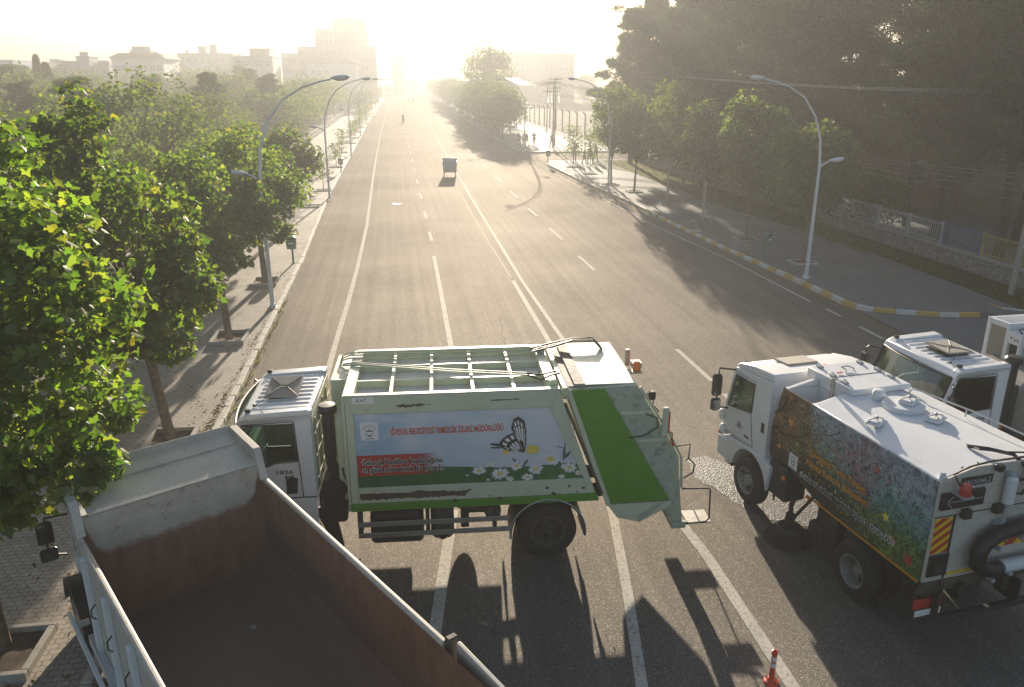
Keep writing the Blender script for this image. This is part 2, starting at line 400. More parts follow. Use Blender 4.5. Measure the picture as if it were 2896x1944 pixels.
# kerbs
def kerb_blocks(name, line, L, w, h, mats, gap=.012, seed=0, side=1):
    rnd = random.Random(seed); m = MB()
    P = [Vector((*p, 0)) for p in line]; d = [0.0]
    for a, b in zip(P, P[1:]): d.append(d[-1] + (b-a).length)
    def at(s):
        for i in range(len(P)-1):
            if s <= d[i+1] or i == len(P)-2: return P[i].lerp(P[i+1], (s-d[i])/(d[i+1]-d[i]))
    s = 0; k = 0
    while s + L*.6 < d[-1]:
        e = min(s+L, d[-1]); a, b = at(s+gap), at(e-gap); t = (b-a).normalized(); nrm = Vector((-t.y, t.x, 0))*side
        dz = rnd.uniform(-.008, .008); dn = nrm*rnd.uniform(-.012, .012)
        q = [a+dn, b+dn, b+dn+nrm*w, a+dn+nrm*w]; m.mi = k % len(mats); c = .02
        v = [(p.x, p.y, -.1) for p in q] + [(p.x, p.y, h-c+dz) for p in q]
        qi = [a+dn+nrm*c+t*c*.5, b+dn+nrm*c-t*c*.5, b+dn+nrm*(w-c)-t*c*.5, a+dn+nrm*(w-c)+t*c*.5]
        v += [(p.x, p.y, h+dz) for p in qi]
        m.add(v, [(0,1,5,4),(1,2,6,5),(2,3,7,6),(3,0,4,7),(4,5,9,8),(5,6,10,9),(6,7,11,10),(7,4,8,11),(8,9,10,11)])
        s = e; k += 1
    return struct(m.build(name, mats, smooth=0))
kerb_blocks('left_kerb', [(-4.45,-10),(-4.45,36),(-4.85,58),(-4.97,160),(-3.2,420)], .75, .17, .14, [M['kerbstone']], seed=1)
kerb_blocks('right_kerb', [(20.25,24.1),(18.75,24.35),(17.4,24.98),(16.68,25.35),(16.36,26.3),(16.30,28.5),(16.2,31),(15.85,36),(15.66,44),(15.6,52),(14.95,65),(14.6,78)], .72, .17, .15, [M['kerbyellow'], M['kerbwhite']], seed=2, side=-1)
kerb_blocks('corner_kerb', [(23.4,24.0),(22.1,24.2),(21.5,24.55),(21.4,25.3)], .7, .17, .14, [M['kerbwhite'], M['kerbyellow']], seed=3, side=-1)
kerb_blocks('crossing_kerb', [(26,90.95),(18,90.9),(15.3,91.1),(14.15,92.4),(13.95,106),(14.4,160),(17.0,420)], .9, .17, .15, [M['kerbstone']], seed=4, side=-1)

# painted lines (each stripe a thin sheet of the road)
def stripe(name, line, w, z=.006, seed=0):
    m = MB(); P = [Vector((*p, z)) for p in line]; rnd = random.Random(seed)
    L = []; Rr = []
    for i, p in enumerate(P):
        t = (P[min(i+1, len(P)-1)] - P[max(i-1, 0)]).normalized(); n = Vector((-t.y, t.x, 0))*w/2
        L.append(p+n); Rr.append(p-n)
    for i in range(len(P)-1): m.poly([tuple(L[i]), tuple(Rr[i]), tuple(Rr[i+1]), tuple(L[i+1])])
    return struct(m.build(name, M['line'], smooth=0))
stripe('lane_line', [(.2,9.5),(.28,10.2),(.55,12),(.8,13.6)], .2)
stripe('lane_line', [(-2.32,16),(-2.2,23.7),(-2.05,29),(-1.93,35.5),(-1.84,46),(-2.02,68.6),(-2.12,88),(-2.2,137),(-1.5,261),(.5,420)], .17)
stripe('lane_line', [(2.85,7),(3.05,8.5),(3.45,10.6),(3.85,13.0),(4.4,18),(4.61,23.5),(4.62,31.8)], .17)
stripe('lane_line', [(5.12,7),(5.13,11.4),(5.05,12.6)], .2)
stripe('lane_line', [(5.12,15.5),(5.1,23.4),(4.99,31.8),(5.12,48),(5.28,67),(6.1,129),(7.5,232),(10,420)], .15)
stripe('lane_line', [(4.62,32.4),(4.53,43),(4.62,59)], .05)
stripe('lane_line', [(1.22,15),(1.45,23.4),(1.58,37.1)], .17)
for y0, y1 in ((40.9,43.5),(47.9,50.7),(56.2,59),(64.8,67.6),(73.9,76.7),(83,86),(92,95),(101,104),(110,113.4),(120,124),(131,135),(142,147)):
    stripe('lane_dash', [(1.66,y0),(1.63,y1)], .15)
stripe('lane_line', [(1.62,165),(2.0,230),(4.4,420)], .13)
for y0, y1 in ((16.84,18.57),(19.5,22.3),(33.1,36.2),(40.2,43.7),(47.9,51.1),(55.6,59.8),(65,69),(75,79),(85,89)):
    stripe('lane_dash', [(8.46,y0),(8.42,y1)], .15)
stripe('edge_line', [(15.32,26.9),(15.2,34.6),(14.6,42.8),(14.25,57.7),(13.95,80)], .13)
for y0, y1 in ((22.3,23.7),(24.9,25.9)): stripe('edge_dash', [(15.42,y0),(15.4,y1)], .13)
# puddle the sweeper has sprayed, and the curved skid mark
def puddle(name, cx, cy, pts, seed):
    rnd = random.Random(seed); P = []
    n = len(pts)
    for i in range(n):
        a, b = Vector(pts[i]), Vector(pts[(i+1) % n])
        for k in range(7):
            q = a.lerp(b, k/7); P.append((q.x + rnd.uniform(-.035, .035), q.y + rnd.uniform(-.035, .035)))
    m = MB(); m.poly([(x, y, .004) for x, y in P]); return struct(m.build(name, WAT, smooth=0))
puddle('water', 6.3, 14.2, [(6.05,15.0),(6.5,15.15),(6.9,14.7),(7.6,14.2),(8.2,13.2),(7.6,11.9),(6.95,12.2),(6.5,12.75),(6.25,13.6),(6.0,14.1)], 4)
def tyremark():
    t = NT('tyre_mark_rubber'); t.t.nodes.remove(t.b)
    df = t.n('BsdfDiffuse', i0=(.032,.029,.026)); gl = t.n('BsdfGlossy', i0=t.mix(t.noise(6, 4), (.05,.045,.04), (.14,.125,.11))); gl.inputs['Roughness'].default_value = .74
    ad = t.n('AddShader'); t.t.links.new(df.outputs[0], ad.inputs[0]); t.t.links.new(gl.outputs[0], ad.inputs[1]); t.t.links.new(ad.outputs[0], t.out.inputs[0]); return t.mat
TYM = tyremark()
m = MB(); P = [(12.6,73),(12.1,69.5),(11.75,66),(11.3,63),(10.6,59.5),(9.6,56),(8.4,53),(7.1,50.5),(6.7,50.0)]
for i in range(len(P)-1):
    a, b = Vector(P[i]), Vector(P[i+1]); t = (b-a).normalized(); n = Vector((-t.y, t.x))*.07
    m.poly([(*(a+n), .005), (*(a-n), .005), (*(b-n), .005), (*(b+n), .005)])
struct(m.build('skid_mark', TYM, smooth=0))
IRON = pm('manhole_iron', (.09,.08,.075), .5, .5, var=.2)
m = MB(); m.lathe([(.0,.0),(.33,.0),(.33,.012),(.27,.012),(.26,.006),(0,.006)], 20, (-.05,54.2,.002)); struct(m.build('manhole_cover', IRON))

# dead leaves and dry weeds on the left pavement
DL = leafmat('dead_leaf', (.10,.055,.02), (.16,.10,.04), (.07,.045,.02), .15, .02, .6)
def litter(name, spots, n, seed, z, lab):
    rs = np.random.RandomState(seed); V = []
    for cx, cy, sx, sy, w in spots:
        k = int(n*w); c = np.stack([rs.normal(cx, sx, k), rs.normal(cy, sy, k), np.full(k, z)], 1)
        a = rs.uniform(0, 6.28, k); s = rs.uniform(.02, .055, k)
        for q, (dx, dy) in enumerate(((0,-1),(.6,0),(0,1),(-.6,0))):
            x = dx*np.cos(a) - dy*np.sin(a); y = dx*np.sin(a) + dy*np.cos(a)
            V.append(np.stack([c[:,0]+x*s, c[:,1]+y*s, c[:,2]+rs.uniform(.002,.03,k)], 1).reshape(k,1,3)) if q == 0 else V.append(np.stack([c[:,0]+x*s, c[:,1]+y*s, c[:,2]+rs.uniform(.002,.03,k)], 1).reshape(k,1,3))
        B = np.concatenate(V[-4:], 1).reshape(-1, 3); V = V[:-4] + [B]
    V = np.concatenate(V, 0); F = np.arange(len(V)).reshape(-1, 4)
    return tag(link(name, arrays_mesh(name, V, F, DL)), lab, 'dead leaves', kind='stuff')
litter('fallen_leaves', [(-4.72,18.5,.05,1.0,.22),(-4.9,17.6,.25,.5,.18),(-5.4,16.6,.45,.35,.15),(-5.0,19.5,.3,1.0,.08),(-5.5,31.8,.35,.55,.3),(-5.1,33.4,.3,.4,.1),
    (-4.72,25,.04,3.5,.2),(-5.4,24.2,.5,.3,.1),(-4.85,39,.25,1.6,.2),(-5.2,46,.4,1.6,.2),(-5.6,9.0,.45,.7,.16),(-5.1,11.3,.2,.3,.08),(-5.8,12.4,.6,.5,.08),(-7,22,1.2,5,.12)], 420, 5, .13, 'brown fallen leaves scattered over the left pavement along the kerb')
litter('fallen_leaves', [(16.6,31,.2,.5,.3),(18.3,32.6,.5,.3,.2),(18,27,1.4,1.6,.3),(19,38,1,3,.3)], 160, 6, .13, 'brown fallen leaves scattered over the shaded right pavement')
# grass blades on the verge and dry tufts
def tufts(name, rects, n, seed, z, mat, lab, hh=(.05,.14)):
    rs = np.random.RandomState(seed); L = []
    for x0, x1, y0, y1, w in rects:
        k = int(n*w); x = rs.uniform(x0, x1, k); y = rs.uniform(y0, y1, k); a = rs.uniform(0, 6.28, k); h = rs.uniform(*hh, k); s = h*.16
        lx = rs.normal(0, .4, k)*h; ly = rs.normal(0, .4, k)*h
        p0 = np.stack([x-np.cos(a)*s, y-np.sin(a)*s, np.full(k, z)], 1); p1 = np.stack([x+np.cos(a)*s, y+np.sin(a)*s, np.full(k, z)], 1)
        p2 = np.stack([x+lx, y+ly, z+h], 1); L.append(np.stack([p0, p1, p2], 1).reshape(-1, 3))
    V = np.concatenate(L); F = np.arange(len(V)).reshape(-1, 3)
    return tag(link(name, arrays_mesh(name, V, F, mat)), lab, 'grass', kind='stuff')
GB = leafmat('grass_blade', (.04,.055,.015), (.075,.09,.025), (.16,.14,.06), .4, .02, .5)
tufts('grass', [(22.3,24.1,24.6,34,.35),(21.8,24.1,34,50,.3),(20.9,24.1,50,80,.35)], 24000, 3, .13, GB, 'dull green grass on the strip between right pavement and stone wall')
tufts('weeds', [(-4.66,-4.6,15,34,.35),(-4.43,-4.3,18,30,.2),(-5.9,-5.1,30.9,32.0,.4)], 900, 7, .0, GB, 'dry weeds growing along the left kerb joint', (.03,.16))
# ------------------------------------------------------------------ vehicles
def wheel(parent, x, y, r, w, rimmat, face=-1, ax='y', dual=False, nuts=8, name='wheel', dish=False):
    """wheel whose axle is along local `ax`; face = sign of the visible side. Tyre is the part's own mesh, rim its child."""
    def P(a, b, c): return (a, b, c)
    m = MB(); h = w/2
    prof = [(r*.56,-h),(r*.62,-h*.98),(r*.9,-h*.95),(r*.97,-h*.75),(r,-h*.5)]
    for k in range(-2, 3):
        prof += [(r, k*h*.2-.012), (r*.975, k*h*.2-.006), (r*.975, k*h*.2+.006), (r, k*h*.2+.012)]
    prof += [(r,h*.5),(r*.97,h*.75),(r*.9,h*.95),(r*.62,h*.98),(r*.56,h)]
    if dual: prof = prof
    m.lathe(prof, 40, (x, y, r), ax, False)
    o = m.build(name, M['rubber'], parent)
    q = MB(); f = face*h
    if dish: q.lathe([(r*.58,f*1.02),(r*.54,f*1.03),(r*.50,f*.6),(r*.47,-f*.1),(r*.43,-f*.55),(r*.30,-f*.62),(r*.26,-f*.2),(r*.20,f*.1),(r*.17,f*.3),(.001,f*.32)], 32, (x, y, r), ax, False)
    else: q.lathe([(r*.58,f*1.02),(r*.54,f*1.03),(r*.50,f*.62),(r*.45,f*.30),(r*.30,f*.24),(r*.26,f*.62),(r*.19,f*.80),(r*.17,f*.95),(.001,f*.97)], 32, (x, y, r), ax, False)
    for k in range(nuts):
        a = 2*math.pi*k/nuts; d = r*.235 if nuts == 10 else r*.36
        c = [x, y, r]; i0 = 1 if ax == 'y' else 0; i1 = 0 if ax == 'y' else 1
        c[i1] += d*math.cos(a); c[2] += d*math.sin(a); c[i0] += f*(.42 if not dish else -.5)
        q.ball(c, .024, .024, .024, 6, 4)
    q.build('rim', rimmat, o)
    k2 = MB()
    for k in range(6):
        a = 2*math.pi*(k+.5)/6; c = [x, y, r]; i0 = 1 if ax == 'y' else 0; i1 = 0 if ax == 'y' else 1
        c[i1] += r*.39*math.cos(a); c[2] += r*.39*math.sin(a); c[i0] += f*(.36 if not dish else -.55)
        k2.ball(c, .042, .042, .042, 8, 4)
    k2.build('hand_hole', M['black'], o)
    return o

def emblem(parent, o, X, Y, s):
    M4 = frameM(o, X, Y); m = MB(); m.M = M4
    for k in range(5):
        w = s*.5*math.cos((k-2)*.5)
        m.box(-w, w, (k-2)*s*.21-s*.06, (k-2)*s*.21+s*.06, 0, .002)
    for k in range(11):
        a = math.pi*(.12+.76*k/10); m.box(math.cos(a)*s*.72-s*.03, math.cos(a)*s*.72+s*.03, math.sin(a)*s*.72-s*.05, math.sin(a)*s*.72+s*.05, 0, .002)
    ring = [(math.cos(t)*s*1.05, math.sin(t)*s*.36-.1*s, .002) for t in np.linspace(-2.6, .9, 18)]
    m.tube(ring, s*.035, 4)
    return m.build('emblem', M['blueprint'], parent, smooth=0)

def cargo_cab(P, interior_light=False, hatch_open=True):
    """white forward-control cab. Parent-local: x=0 cab rear, x<0 forward, y=0 near side .. 2.1 far, z up from ground"""
    W = 2.08
    c = P
    # side shells: pieces round the window opening
    def side(y0, y1):
        m = MB()
        m.prism([(-.02,1.42),(-.02,2.84),(-.30,2.82),(-.24,1.42)], y0, y1)                       # rear post
        m.prism([(-.24,1.42),(-.274,2.08),(-.62,2.06),(-.92,1.93),(-1.50,1.86),(-1.58,1.42)], y0, y1)      # below the window
        m.prism([(-1.50,1.86),(-1.40,1.874),(-1.10,2.755),(-1.22,2.755)], y0, y1)                # leaning front pillar
        m.prism([(-1.22,2.755),(-.305,2.76),(-.30,2.82),(-.02,2.84),(-.02,2.90),(-1.14,2.86)], y0, y1)    # header
        return m
    for y0, y1 in ((0,.05),(W-.05,W)):
        d = side(y0, y1).build('side_panel', M['white'], c, bevel=.008)
    # door seams (dark grooves), handle recess
    s = MB()
    s.tube([(-.235,-.001,1.43),(-.285,-.001,2.795),(-1.08,-.001,2.765),(-1.16,-.001,2.70)], .008, 5)
    s.tube([(-.02,-.002,1.43),(-1.5,-.002,1.43)], .008, 5)
    s.build('door_seam', M['black'], c)
    h = MB(); h.prism([(-.33,1.50),(-.30,1.78),(-.40,1.83),(-.50,1.74),(-.50,1.50)], -.006, .004); h.build('door_handle', M['black'], c, bevel=.004)
    # windows
    wd = MB(); wd.prism([(-.295,2.10),(-.32,2.745),(-1.12,2.745),(-1.38,1.90),(-.93,1.955),(-.63,2.075)], .012, .022); wd.build('side_window', M['darkglass'] if not interior_light else M['glass'], c)
    wd = MB(); wd.prism([(-.295,2.10),(-.32,2.745),(-1.12,2.745),(-1.38,1.90),(-.93,1.955),(-.63,2.075)], W-.022, W-.012); wd.build('side_window', M['glass'], c)
    gk = MB(); gk.tube([(-.29,-.004,2.09),(-.315,-.004,2.75),(-1.12,-.004,2.75)], .011, 5)
    gk.tube([(-1.39,-.004,1.895),(-.93,-.004,1.95),(-.63,-.004,2.07),(-.29,-.004,2.09)], .011, 5); gk.build('window_seal', M['black'], c)
    # windscreen: curved glass
    n = 10; m = MB(); v = []; 
    for i in range(n+1):
        y = .05+(W-.1)*i/n; b = -.14*(1-((i-n/2)/(n/2))**2)
        v += [(-1.535+b, y, 1.86), (-1.20+b*.8, y, 2.76)]
    for i in range(n): m.add([v[2*i], v[2*i+1], v[2*i+3], v[2*i+2]], [(0,1,2,3)])
    m.build('windscreen', M['screen'], c, fix=False)
    m = MB()
    for z, x0, bb in ((1.86,-1.54,.14),(2.765,-1.205,.112)):
        m.tube([(x0-bb*(1-((i-5)/5)**2), .05+(W-.1)*i/10, z) for i in range(11)], .022, 6)
    m.tube([(-1.54,.04,1.86),(-1.21,.04,2.76)], .03, 6); m.tube([(-1.54,W-.04,1.86),(-1.21,W-.04,2.76)], .03, 6)
    m.build('windscreen_seal', M['black'], c)
    m = MB()
    for y in (.55, 1.15): m.tube([(-1.66,y,1.9),(-1.60,y+.3,2.2),(-1.57,y+.5,2.28)], .011, 5)
    m.build('wiper', M['black'], c)
    # front panel + bumper
    m = MB(); v = []
    for i in range(n+1):
        y = W*i/n; b = -.14*(1-((i-n/2)/(n/2))**2)
        v.append((-1.55+b, y))
    front = [(x, y) for x, y in v] + [(-1.45, W), (-1.45, 0)]
    m.prism(front, 1.05, 1.85, 'z'); m.build('front_panel', M['white'], c, bevel=.015)
    m = MB(); m.prism([(x-.04, y) for x, y in v] + [(-1.4, W), (-1.4, 0)], .45, 1.03, 'z'); m.build('bumper', M['white'], c, bevel=.03)
    m = MB(); m.box(-1.755,-1.72,.55,1.53,1.15,1.5,.01); m.build('grille', M['black'], c)
    for y in (.12, W-.42): 
        m = MB(); m.box(-1.66,-1.55,y,y+.3,.72,.90,.02); m.build('headlight', M['lampglass'], c)
    # roof with ribs between two raised rails
    m = MB(); m.prism([(-1.22,2.76),(-1.14,2.87),(-1.0,2.90),(-.02,2.93),(.0,2.84),(-.02,2.80),(-1.1,2.72)], .0, W)
    m.build('roof', M['white'], c, bevel=.03)
    for y0, y1 in ((.0,.17),(W-.24,W)):
        m = MB(); m.prism([(-1.16,2.85),(-1.04,2.93),(-.06,2.985),(-.0,2.96),(-.0,2.85)], y0, y1); m.build('roof_rail', M['white'], c, bevel=.025, seg=3)
    m = MB()
    for k in range(9):
        y = .30+k*.18; m.prism([(-1.02,2.895),(-.98,2.917),(-.12,2.945),(-.08,2.93),(-.1,2.9)], y, y+.05)
    m.build('roof_ribs', M['white'], c, bevel=.008)
    # hatch
    t = R(9) if hatch_open else R(1)
    m = MB(); mm = Matrix.Translation((-.58,.98,2.985)) @ Matrix.Rotation(t, 4, 'X') ; m.M = mm
    m.box(-.28,.28,-.34,.36,.02,.05,.012)
    m.tube([(-.25,-.30,.052),(-.06,-.03,.058),(.06,-.03,.058),(.25,-.30,.052)], .008, 4); m.tube([(-.25,.32,.052),(-.06,.03,.058),(.06,.03,.058),(.25,.32,.052)], .008, 4); m.tube([(-.06,0,.057),(.06,0,.057)], .008, 4)
    m.build('roof_hatch', M['hatch'], c)
    m = MB(); m.box(-.83,-.33,.72,1.30,2.93,2.955); m.build('hatch_frame', M['black'], c)
    m = MB(); m.tube([(-.98,.42,2.92),(-.70,.56,3.06)], .006, 5); m.ball((-.98,.42,2.93), .025); m.build('aerial', M['black'], c)
    for y in (.10, W-.16):
        m = MB(); m.box(-1.06,-.97,y,y+.08,2.93,2.985,.012); m.build('marker_lamp', M['black'], c)
    # rear wall with pressed ribs
    m = MB(); m.box(-.05,.0,.05,W-.05,1.42,2.85)
    m.build('rear_wall', M['creamgreen'], c)
    m = MB()
    for k in range(4): m.box(.0,.022,.25+k*.45,.30+k*.45,1.5,2.75,.008)
    for z in (1.7,2.1,2.5): m.box(.0,.02,.1,W-.1,z,z+.04,.008)
    m.build('rear_ribs', M['creamgreen'], c)
    # lower fender over the front wheel, steps
    for y0, y1 in ((-.03,.22),(W-.22,W+.03)):
        pts = [(-.02,1.41),(-1.58,1.41),(-1.60,.62),(-1.42,.62)]
        arc = [(-.80+.62*math.cos(a), .62+.62*math.sin(a)) for a in np.linspace(math.pi, 0.12, 14)]
        m = MB(); m.prism(pts + arc + [(-.10,.70),(-.02,.72)], y0, y1); m.build('wheel_arch', M['white'], c, bevel=.012)
    m = MB(); m.box(-1.62,-1.42,.0,.2,.42,.61,.01); m.build('step', M['alu'], c)
    # interior
    m = MB(); m.box(-1.50,-.04,.06,W-.06,1.30,1.41); m.box(-1.50,-1.25,.07,W-.07,1.41,1.93,.05); m.build('dashboard', M['dash'], c)
    for y in (.28, 1.35):
        m = MB(); m.box(-.72,-.18,y,y+.5,1.43,1.62,.05); m.box(-.30,-.14,y+.02,y+.48,1.6,2.35,.05); m.box(-.28,-.17,y+.13,y+.37,2.36,2.55,.04); m.build('seat', M['seatm'], c)
    m = MB(); ring = [Vector((-1.02,.53,2.0)) + Vector((math.cos(a)*.20*.75, math.sin(a)*.22, math.cos(a)*.20*.66)) for a in np.linspace(0, 2*math.pi, 25)]
    m.tube(ring, .017, 6, cap=False); m.tube([(-1.02,.53,2.0),(-1.28,.53,1.72)], .025, 6); m.tube([(-.90,.53,2.1),(-1.12,.53,1.9)], .016, 5); m.build('steering_wheel', M['black'], c)
    # mirrors
    for sgn, y in ((-1, -.02), (1, W+.02)):
        m = MB(); yy = y+sgn*.24
        m.tube([(-1.22,y,2.66),(-1.38,yy-sgn*.05,2.68),(-1.40,yy,2.62),(-1.40,yy,1.98),(-1.44,y,1.92)], .014, 6)
        m.box(-1.45,-1.36,yy-.10,yy+.10,2.14,2.52,.035); m.box(-1.45,-1.36,yy-.10,yy+.10,1.98,2.12,.035)
        o = m.build('mirror', M['black'], c)
        g = MB(); g.box(-1.358,-1.354,yy-.08,yy+.08,2.17,2.49); g.box(-1.358,-1.354,yy-.08,yy+.08,2.0,2.1); g.build('mirror_glass', M['mirror'], c)
    text('1826', M['greyp'], c, 'lettering', .27, .075, frameM((-.50,-.004,1.985-.08), (1,0,0), (0,0,1)), .03)
    text('E5', M['blackp'], c, 'lettering', .14, .075, frameM((-.43,-.004,1.80), (1,0,0), (0,0,1)), .03)
    emblem(c, (-.92,-.003,1.64), (1,0,0), (0,0,1), .13)

M['roofcream'] = pm('dusty_cream_roof', (.78,.75,.67), .55, var=.08, scale=4, dirt=.2, dcol=(.28,.25,.2), dscale=6)
# ================= garbage truck =================
gt = thing('garbage_truck', 'white cab and pale green rear loading garbage truck with a flower mural, across the road', 'garbage truck', (2.32,11.72,0), R(-2.82))
cab = bpy.data.objects.new('cab', None); COL.objects.link(cab); cab.parent = gt; cab.location = (-3.86, .02, 0)
cargo_cab(cab, True)
W = 2.28
m = MB()
for y in (.72, 1.42): m.box(-5.2,1.7,y,y+.08,.78,1.02)
for x in (-4.6,-3.4,-2.2,-1.0,0,1.2): m.box(x,x+.1,.8,1.42,.82,.98)
m.tube([(0,.1,.52),(0,2.2,.52)], .07, 10); m.box(-.2,.2,1.0,1.3,.35,.68,.06); m.tube([(-3.2,1.15,.7),(-.2,1.15,.55)], .045, 8)
m.tube([(-4.66,.1,.5),(-4.66,2.1,.5)], .06, 8); m.box(-5.1,-3.9,.75,1.4,.8,1.35,.05)
m.build('chassis', M['chassis'], gt)
for x, y0 in ((0,.17),(0,W-.17)): wheel(gt, x, y0, .52, .28, M['rimdark'], -1 if y0 < 1 else 1, dish=True)
for x, y0 in ((0,.50),(0,W-.50)): wheel(gt, x, y0, .52, .28, M['rimdark'], -1 if y0 < 1 else 1)
for y0 in (.17, W-.22): wheel(gt, -4.66, y0, .50, .28, M['rimdark'], -1 if y0 < 1 else 1)
# body shell
zt, zb = 3.19, 1.13
def bx(z): return .15 + (zt - z)*.345          # slanted rear edge of the hopper body
Z0 = 1.55; Z1 = 2.885
m = MB()
m.prism([(-3.30,zb),(-3.30,3.02),(bx(3.02),3.02),(bx(zb),zb)], .05, W-.05); m.build('hopper', M['greygreen'], gt)
for ya, yb in ((.0,.07),(W-.07,W)):                              # side frame round the printed panel
    m = MB()
    m.prism([(-3.32,1.26),(-3.32,zt),(-3.19,Z1),(-3.19,Z0),(-3.19,1.26)], ya, yb)
    m.prism([(-3.32,zt),(bx(zt),zt),(.005,Z1),(-3.19,Z1)], ya, yb)
    m.prism([(.005,Z1),(bx(zt),zt),(bx(1.26),1.26),(bx(1.26)-.16,1.26),(.60,Z0)], ya, yb)
    m.prism([(-3.19,1.26),(-3.19,Z0),(.60,Z0),(bx(1.26)-.16,1.26)], ya, yb)
    m.build('side_frame', M['palegreen'], gt, bevel=.012)
for ya, yb in ((-.02,.09),(W-.09,W+.02)):
    m = MB(); m.prism([(-3.34,1.12),(-3.34,1.258),(bx(1.258)+.02,1.258),(bx(1.12)+.02,1.12)], ya, yb)
    m.build('bottom_rail', M['green'], gt, bevel=.01)
for y in (-.01, W-.10):
    m = MB(); m.box(-3.37,-3.325,y,y+.11,1.13,3.19,.008); m.build('corner_post', M['palegreen'], gt)
m = MB(); m.box(-3.66,-3.375,.95,W,1.3,3.13,.01); m.box(-3.5,-3.375,.1,.95,1.3,2.75,.01); m.build('front_bulkhead', M['palegreen'], gt)
# mural panel
def skyprint():
    t = NT('printed_sky')
    x, y, z = t.sep()
    cl = t.noise(1.6, 5, .55, t.mapped((1,1,1.6)))
    blue = t.ramp(t.math('ADD', t.math('MULTIPLY', x, .28), 1.0), (.05, (.28,.46,.62)), (.55, (.52,.60,.68)), (1.0, (.66,.66,.70)))
    c = t.mix(t.ramp(cl, (.42, 0.0), (.68, .9)), blue, (.74,.73,.76))
    return t.base(c, .35)
def grassprint():
    t = NT('printed_meadow')
    x, y, z = t.sep(); n = t.noise(14, 5, .6, t.mapped((2.5,1,.6)))
    c = t.ramp(t.math('ADD', z, t.math('MULTIPLY', n, .18)), (0, 0), (1, 1))
    c = t.ramp(t.math('ADD', t.math('MULTIPLY', x, .22), t.math('MULTIPLY', n, .35)), (-.0, (.015,.13,.035)), (.1, (.02,.15,.04)), (.45, (.09,.25,.05)))
    return t.base(c, .4)
m = MB(); m.poly([(-3.19,.03,Z0),(.60,.03,Z0),(.005,.03,Z1),(-3.19,.03,Z1)]); panel = m.build('printed_panel', skyprint(), gt)
rnd = random.Random(8); top = []
for k in range(40):
    u = -3.19+3.74*k/39; top.append((u, 1.83+.03*math.sin(u*2.2)-.02*u+rnd.uniform(-.006,.006)))
ue = .005+(Z1-1.80)/(Z1-Z0)*.595
m = MB(); m.poly([(-3.19,.026,Z0),(.60,.026,Z0),(ue,.026,1.80)] + [(min(a, ue-.005), .026, b) for a, b in reversed(top)]); m.build('meadow_print', grassprint(), panel)
def redfade():
    t = NT('red_fading_print')
    x, y, z = t.sep()
    f = t.ramp(t.math('MULTIPLY_ADD', x, .8, 2.1), (.3, 1.0), (.62, 0.0))
    t.set(t.b.inputs['Alpha'], f); return t.base((.50,.035,.025), .4)
m = MB(); m.poly([(-3.185,.022,1.76),(-1.35,.022,1.76),(-1.35,.022,2.14),(-3.185,.022,2.14)]); m.build('red_print', redfade(), panel)
TX = lambda u, z, d: frameM((u, .018-d, z), (1,0,0), (0,0,1))
def lettered(parent, body, u, z, w, h, ink, edge, fr, off=.022, eo=.045):
    text(body, edge, parent, 'lettering_outline', w*1.02, h*1.2, fr(u, z, .0), eo)
    text(body, ink, parent, 'lettering', w, h, fr(u, z, .004), off)
lettered(panel, 'SİVEREK BELEDİYESİ TEMİZLİK İŞLERİ MÜDÜRLÜĞÜ', -1.70, 2.555, 1.86, .185, M['redtxt'], M['whitep'], TX)
lettered(panel, 'Gelecek Nesillere bırakacağınız', -2.44, 2.005, 1.32, .135, M['blackp'], M['whitep'], TX)
lettered(panel, 'en güzel miras temiz bir çevredir', -2.43, 1.865, 1.34, .135, M['blackp'], M['whitep'], TX)
text('KAT', M['greyp'], gt, 'lettering', .17, .06, frameM((-3.05,-.006,3.13), (1,0,0), (0,0,1)), .0, shear=.3)
m = MB(); m.box(-3.20,-2.86,-.003,.0,3.07,3.185); m.build('name_plate', M['whitep'], gt)
def city_logo(parent, fr, s):
    m = MB(); m.M = fr; m.box(-s*.5,s*.5,-s*.56,s*.56,0,.003,.001); o = m.build('logo', M['whitep'], parent)
    q = MB(); q.M = fr @ Matrix.Translation((0,0,.0045))
    for k in range(15):
        a = math.pi*(.06+.88*k/14); q.poly([(math.cos(a)*s*.17,math.sin(a)*s*.17+.07*s,0),(math.cos(a-.03)*s*.40,math.sin(a-.03)*s*.36+.07*s,0),(math.cos(a+.03)*s*.40,math.sin(a+.03)*s*.36+.07*s,0)])
    q.box(-.22*s,.22*s,-.01*s,.05*s,0,.001); q.box(-.03*s,.03*s,.05*s,.17*s,0,.001)
    q.tube([(math.cos(a)*.2*s, math.sin(a)*.22*s-.02*s, 0) for a in np.linspace(math.pi*1.05, math.pi*1.95, 10)], .02*s, 4)
    q.box(-.10*s,.10*s,-.31*s,-.26*s,0,.001); q.box(-.2*s,.2*s,-.46*s,-.42*s,0,.001)
    q.build('logo_print', M['greyp'], parent, smooth=0)
city_logo(panel, TX(-2.955, 2.575, .0), .29)
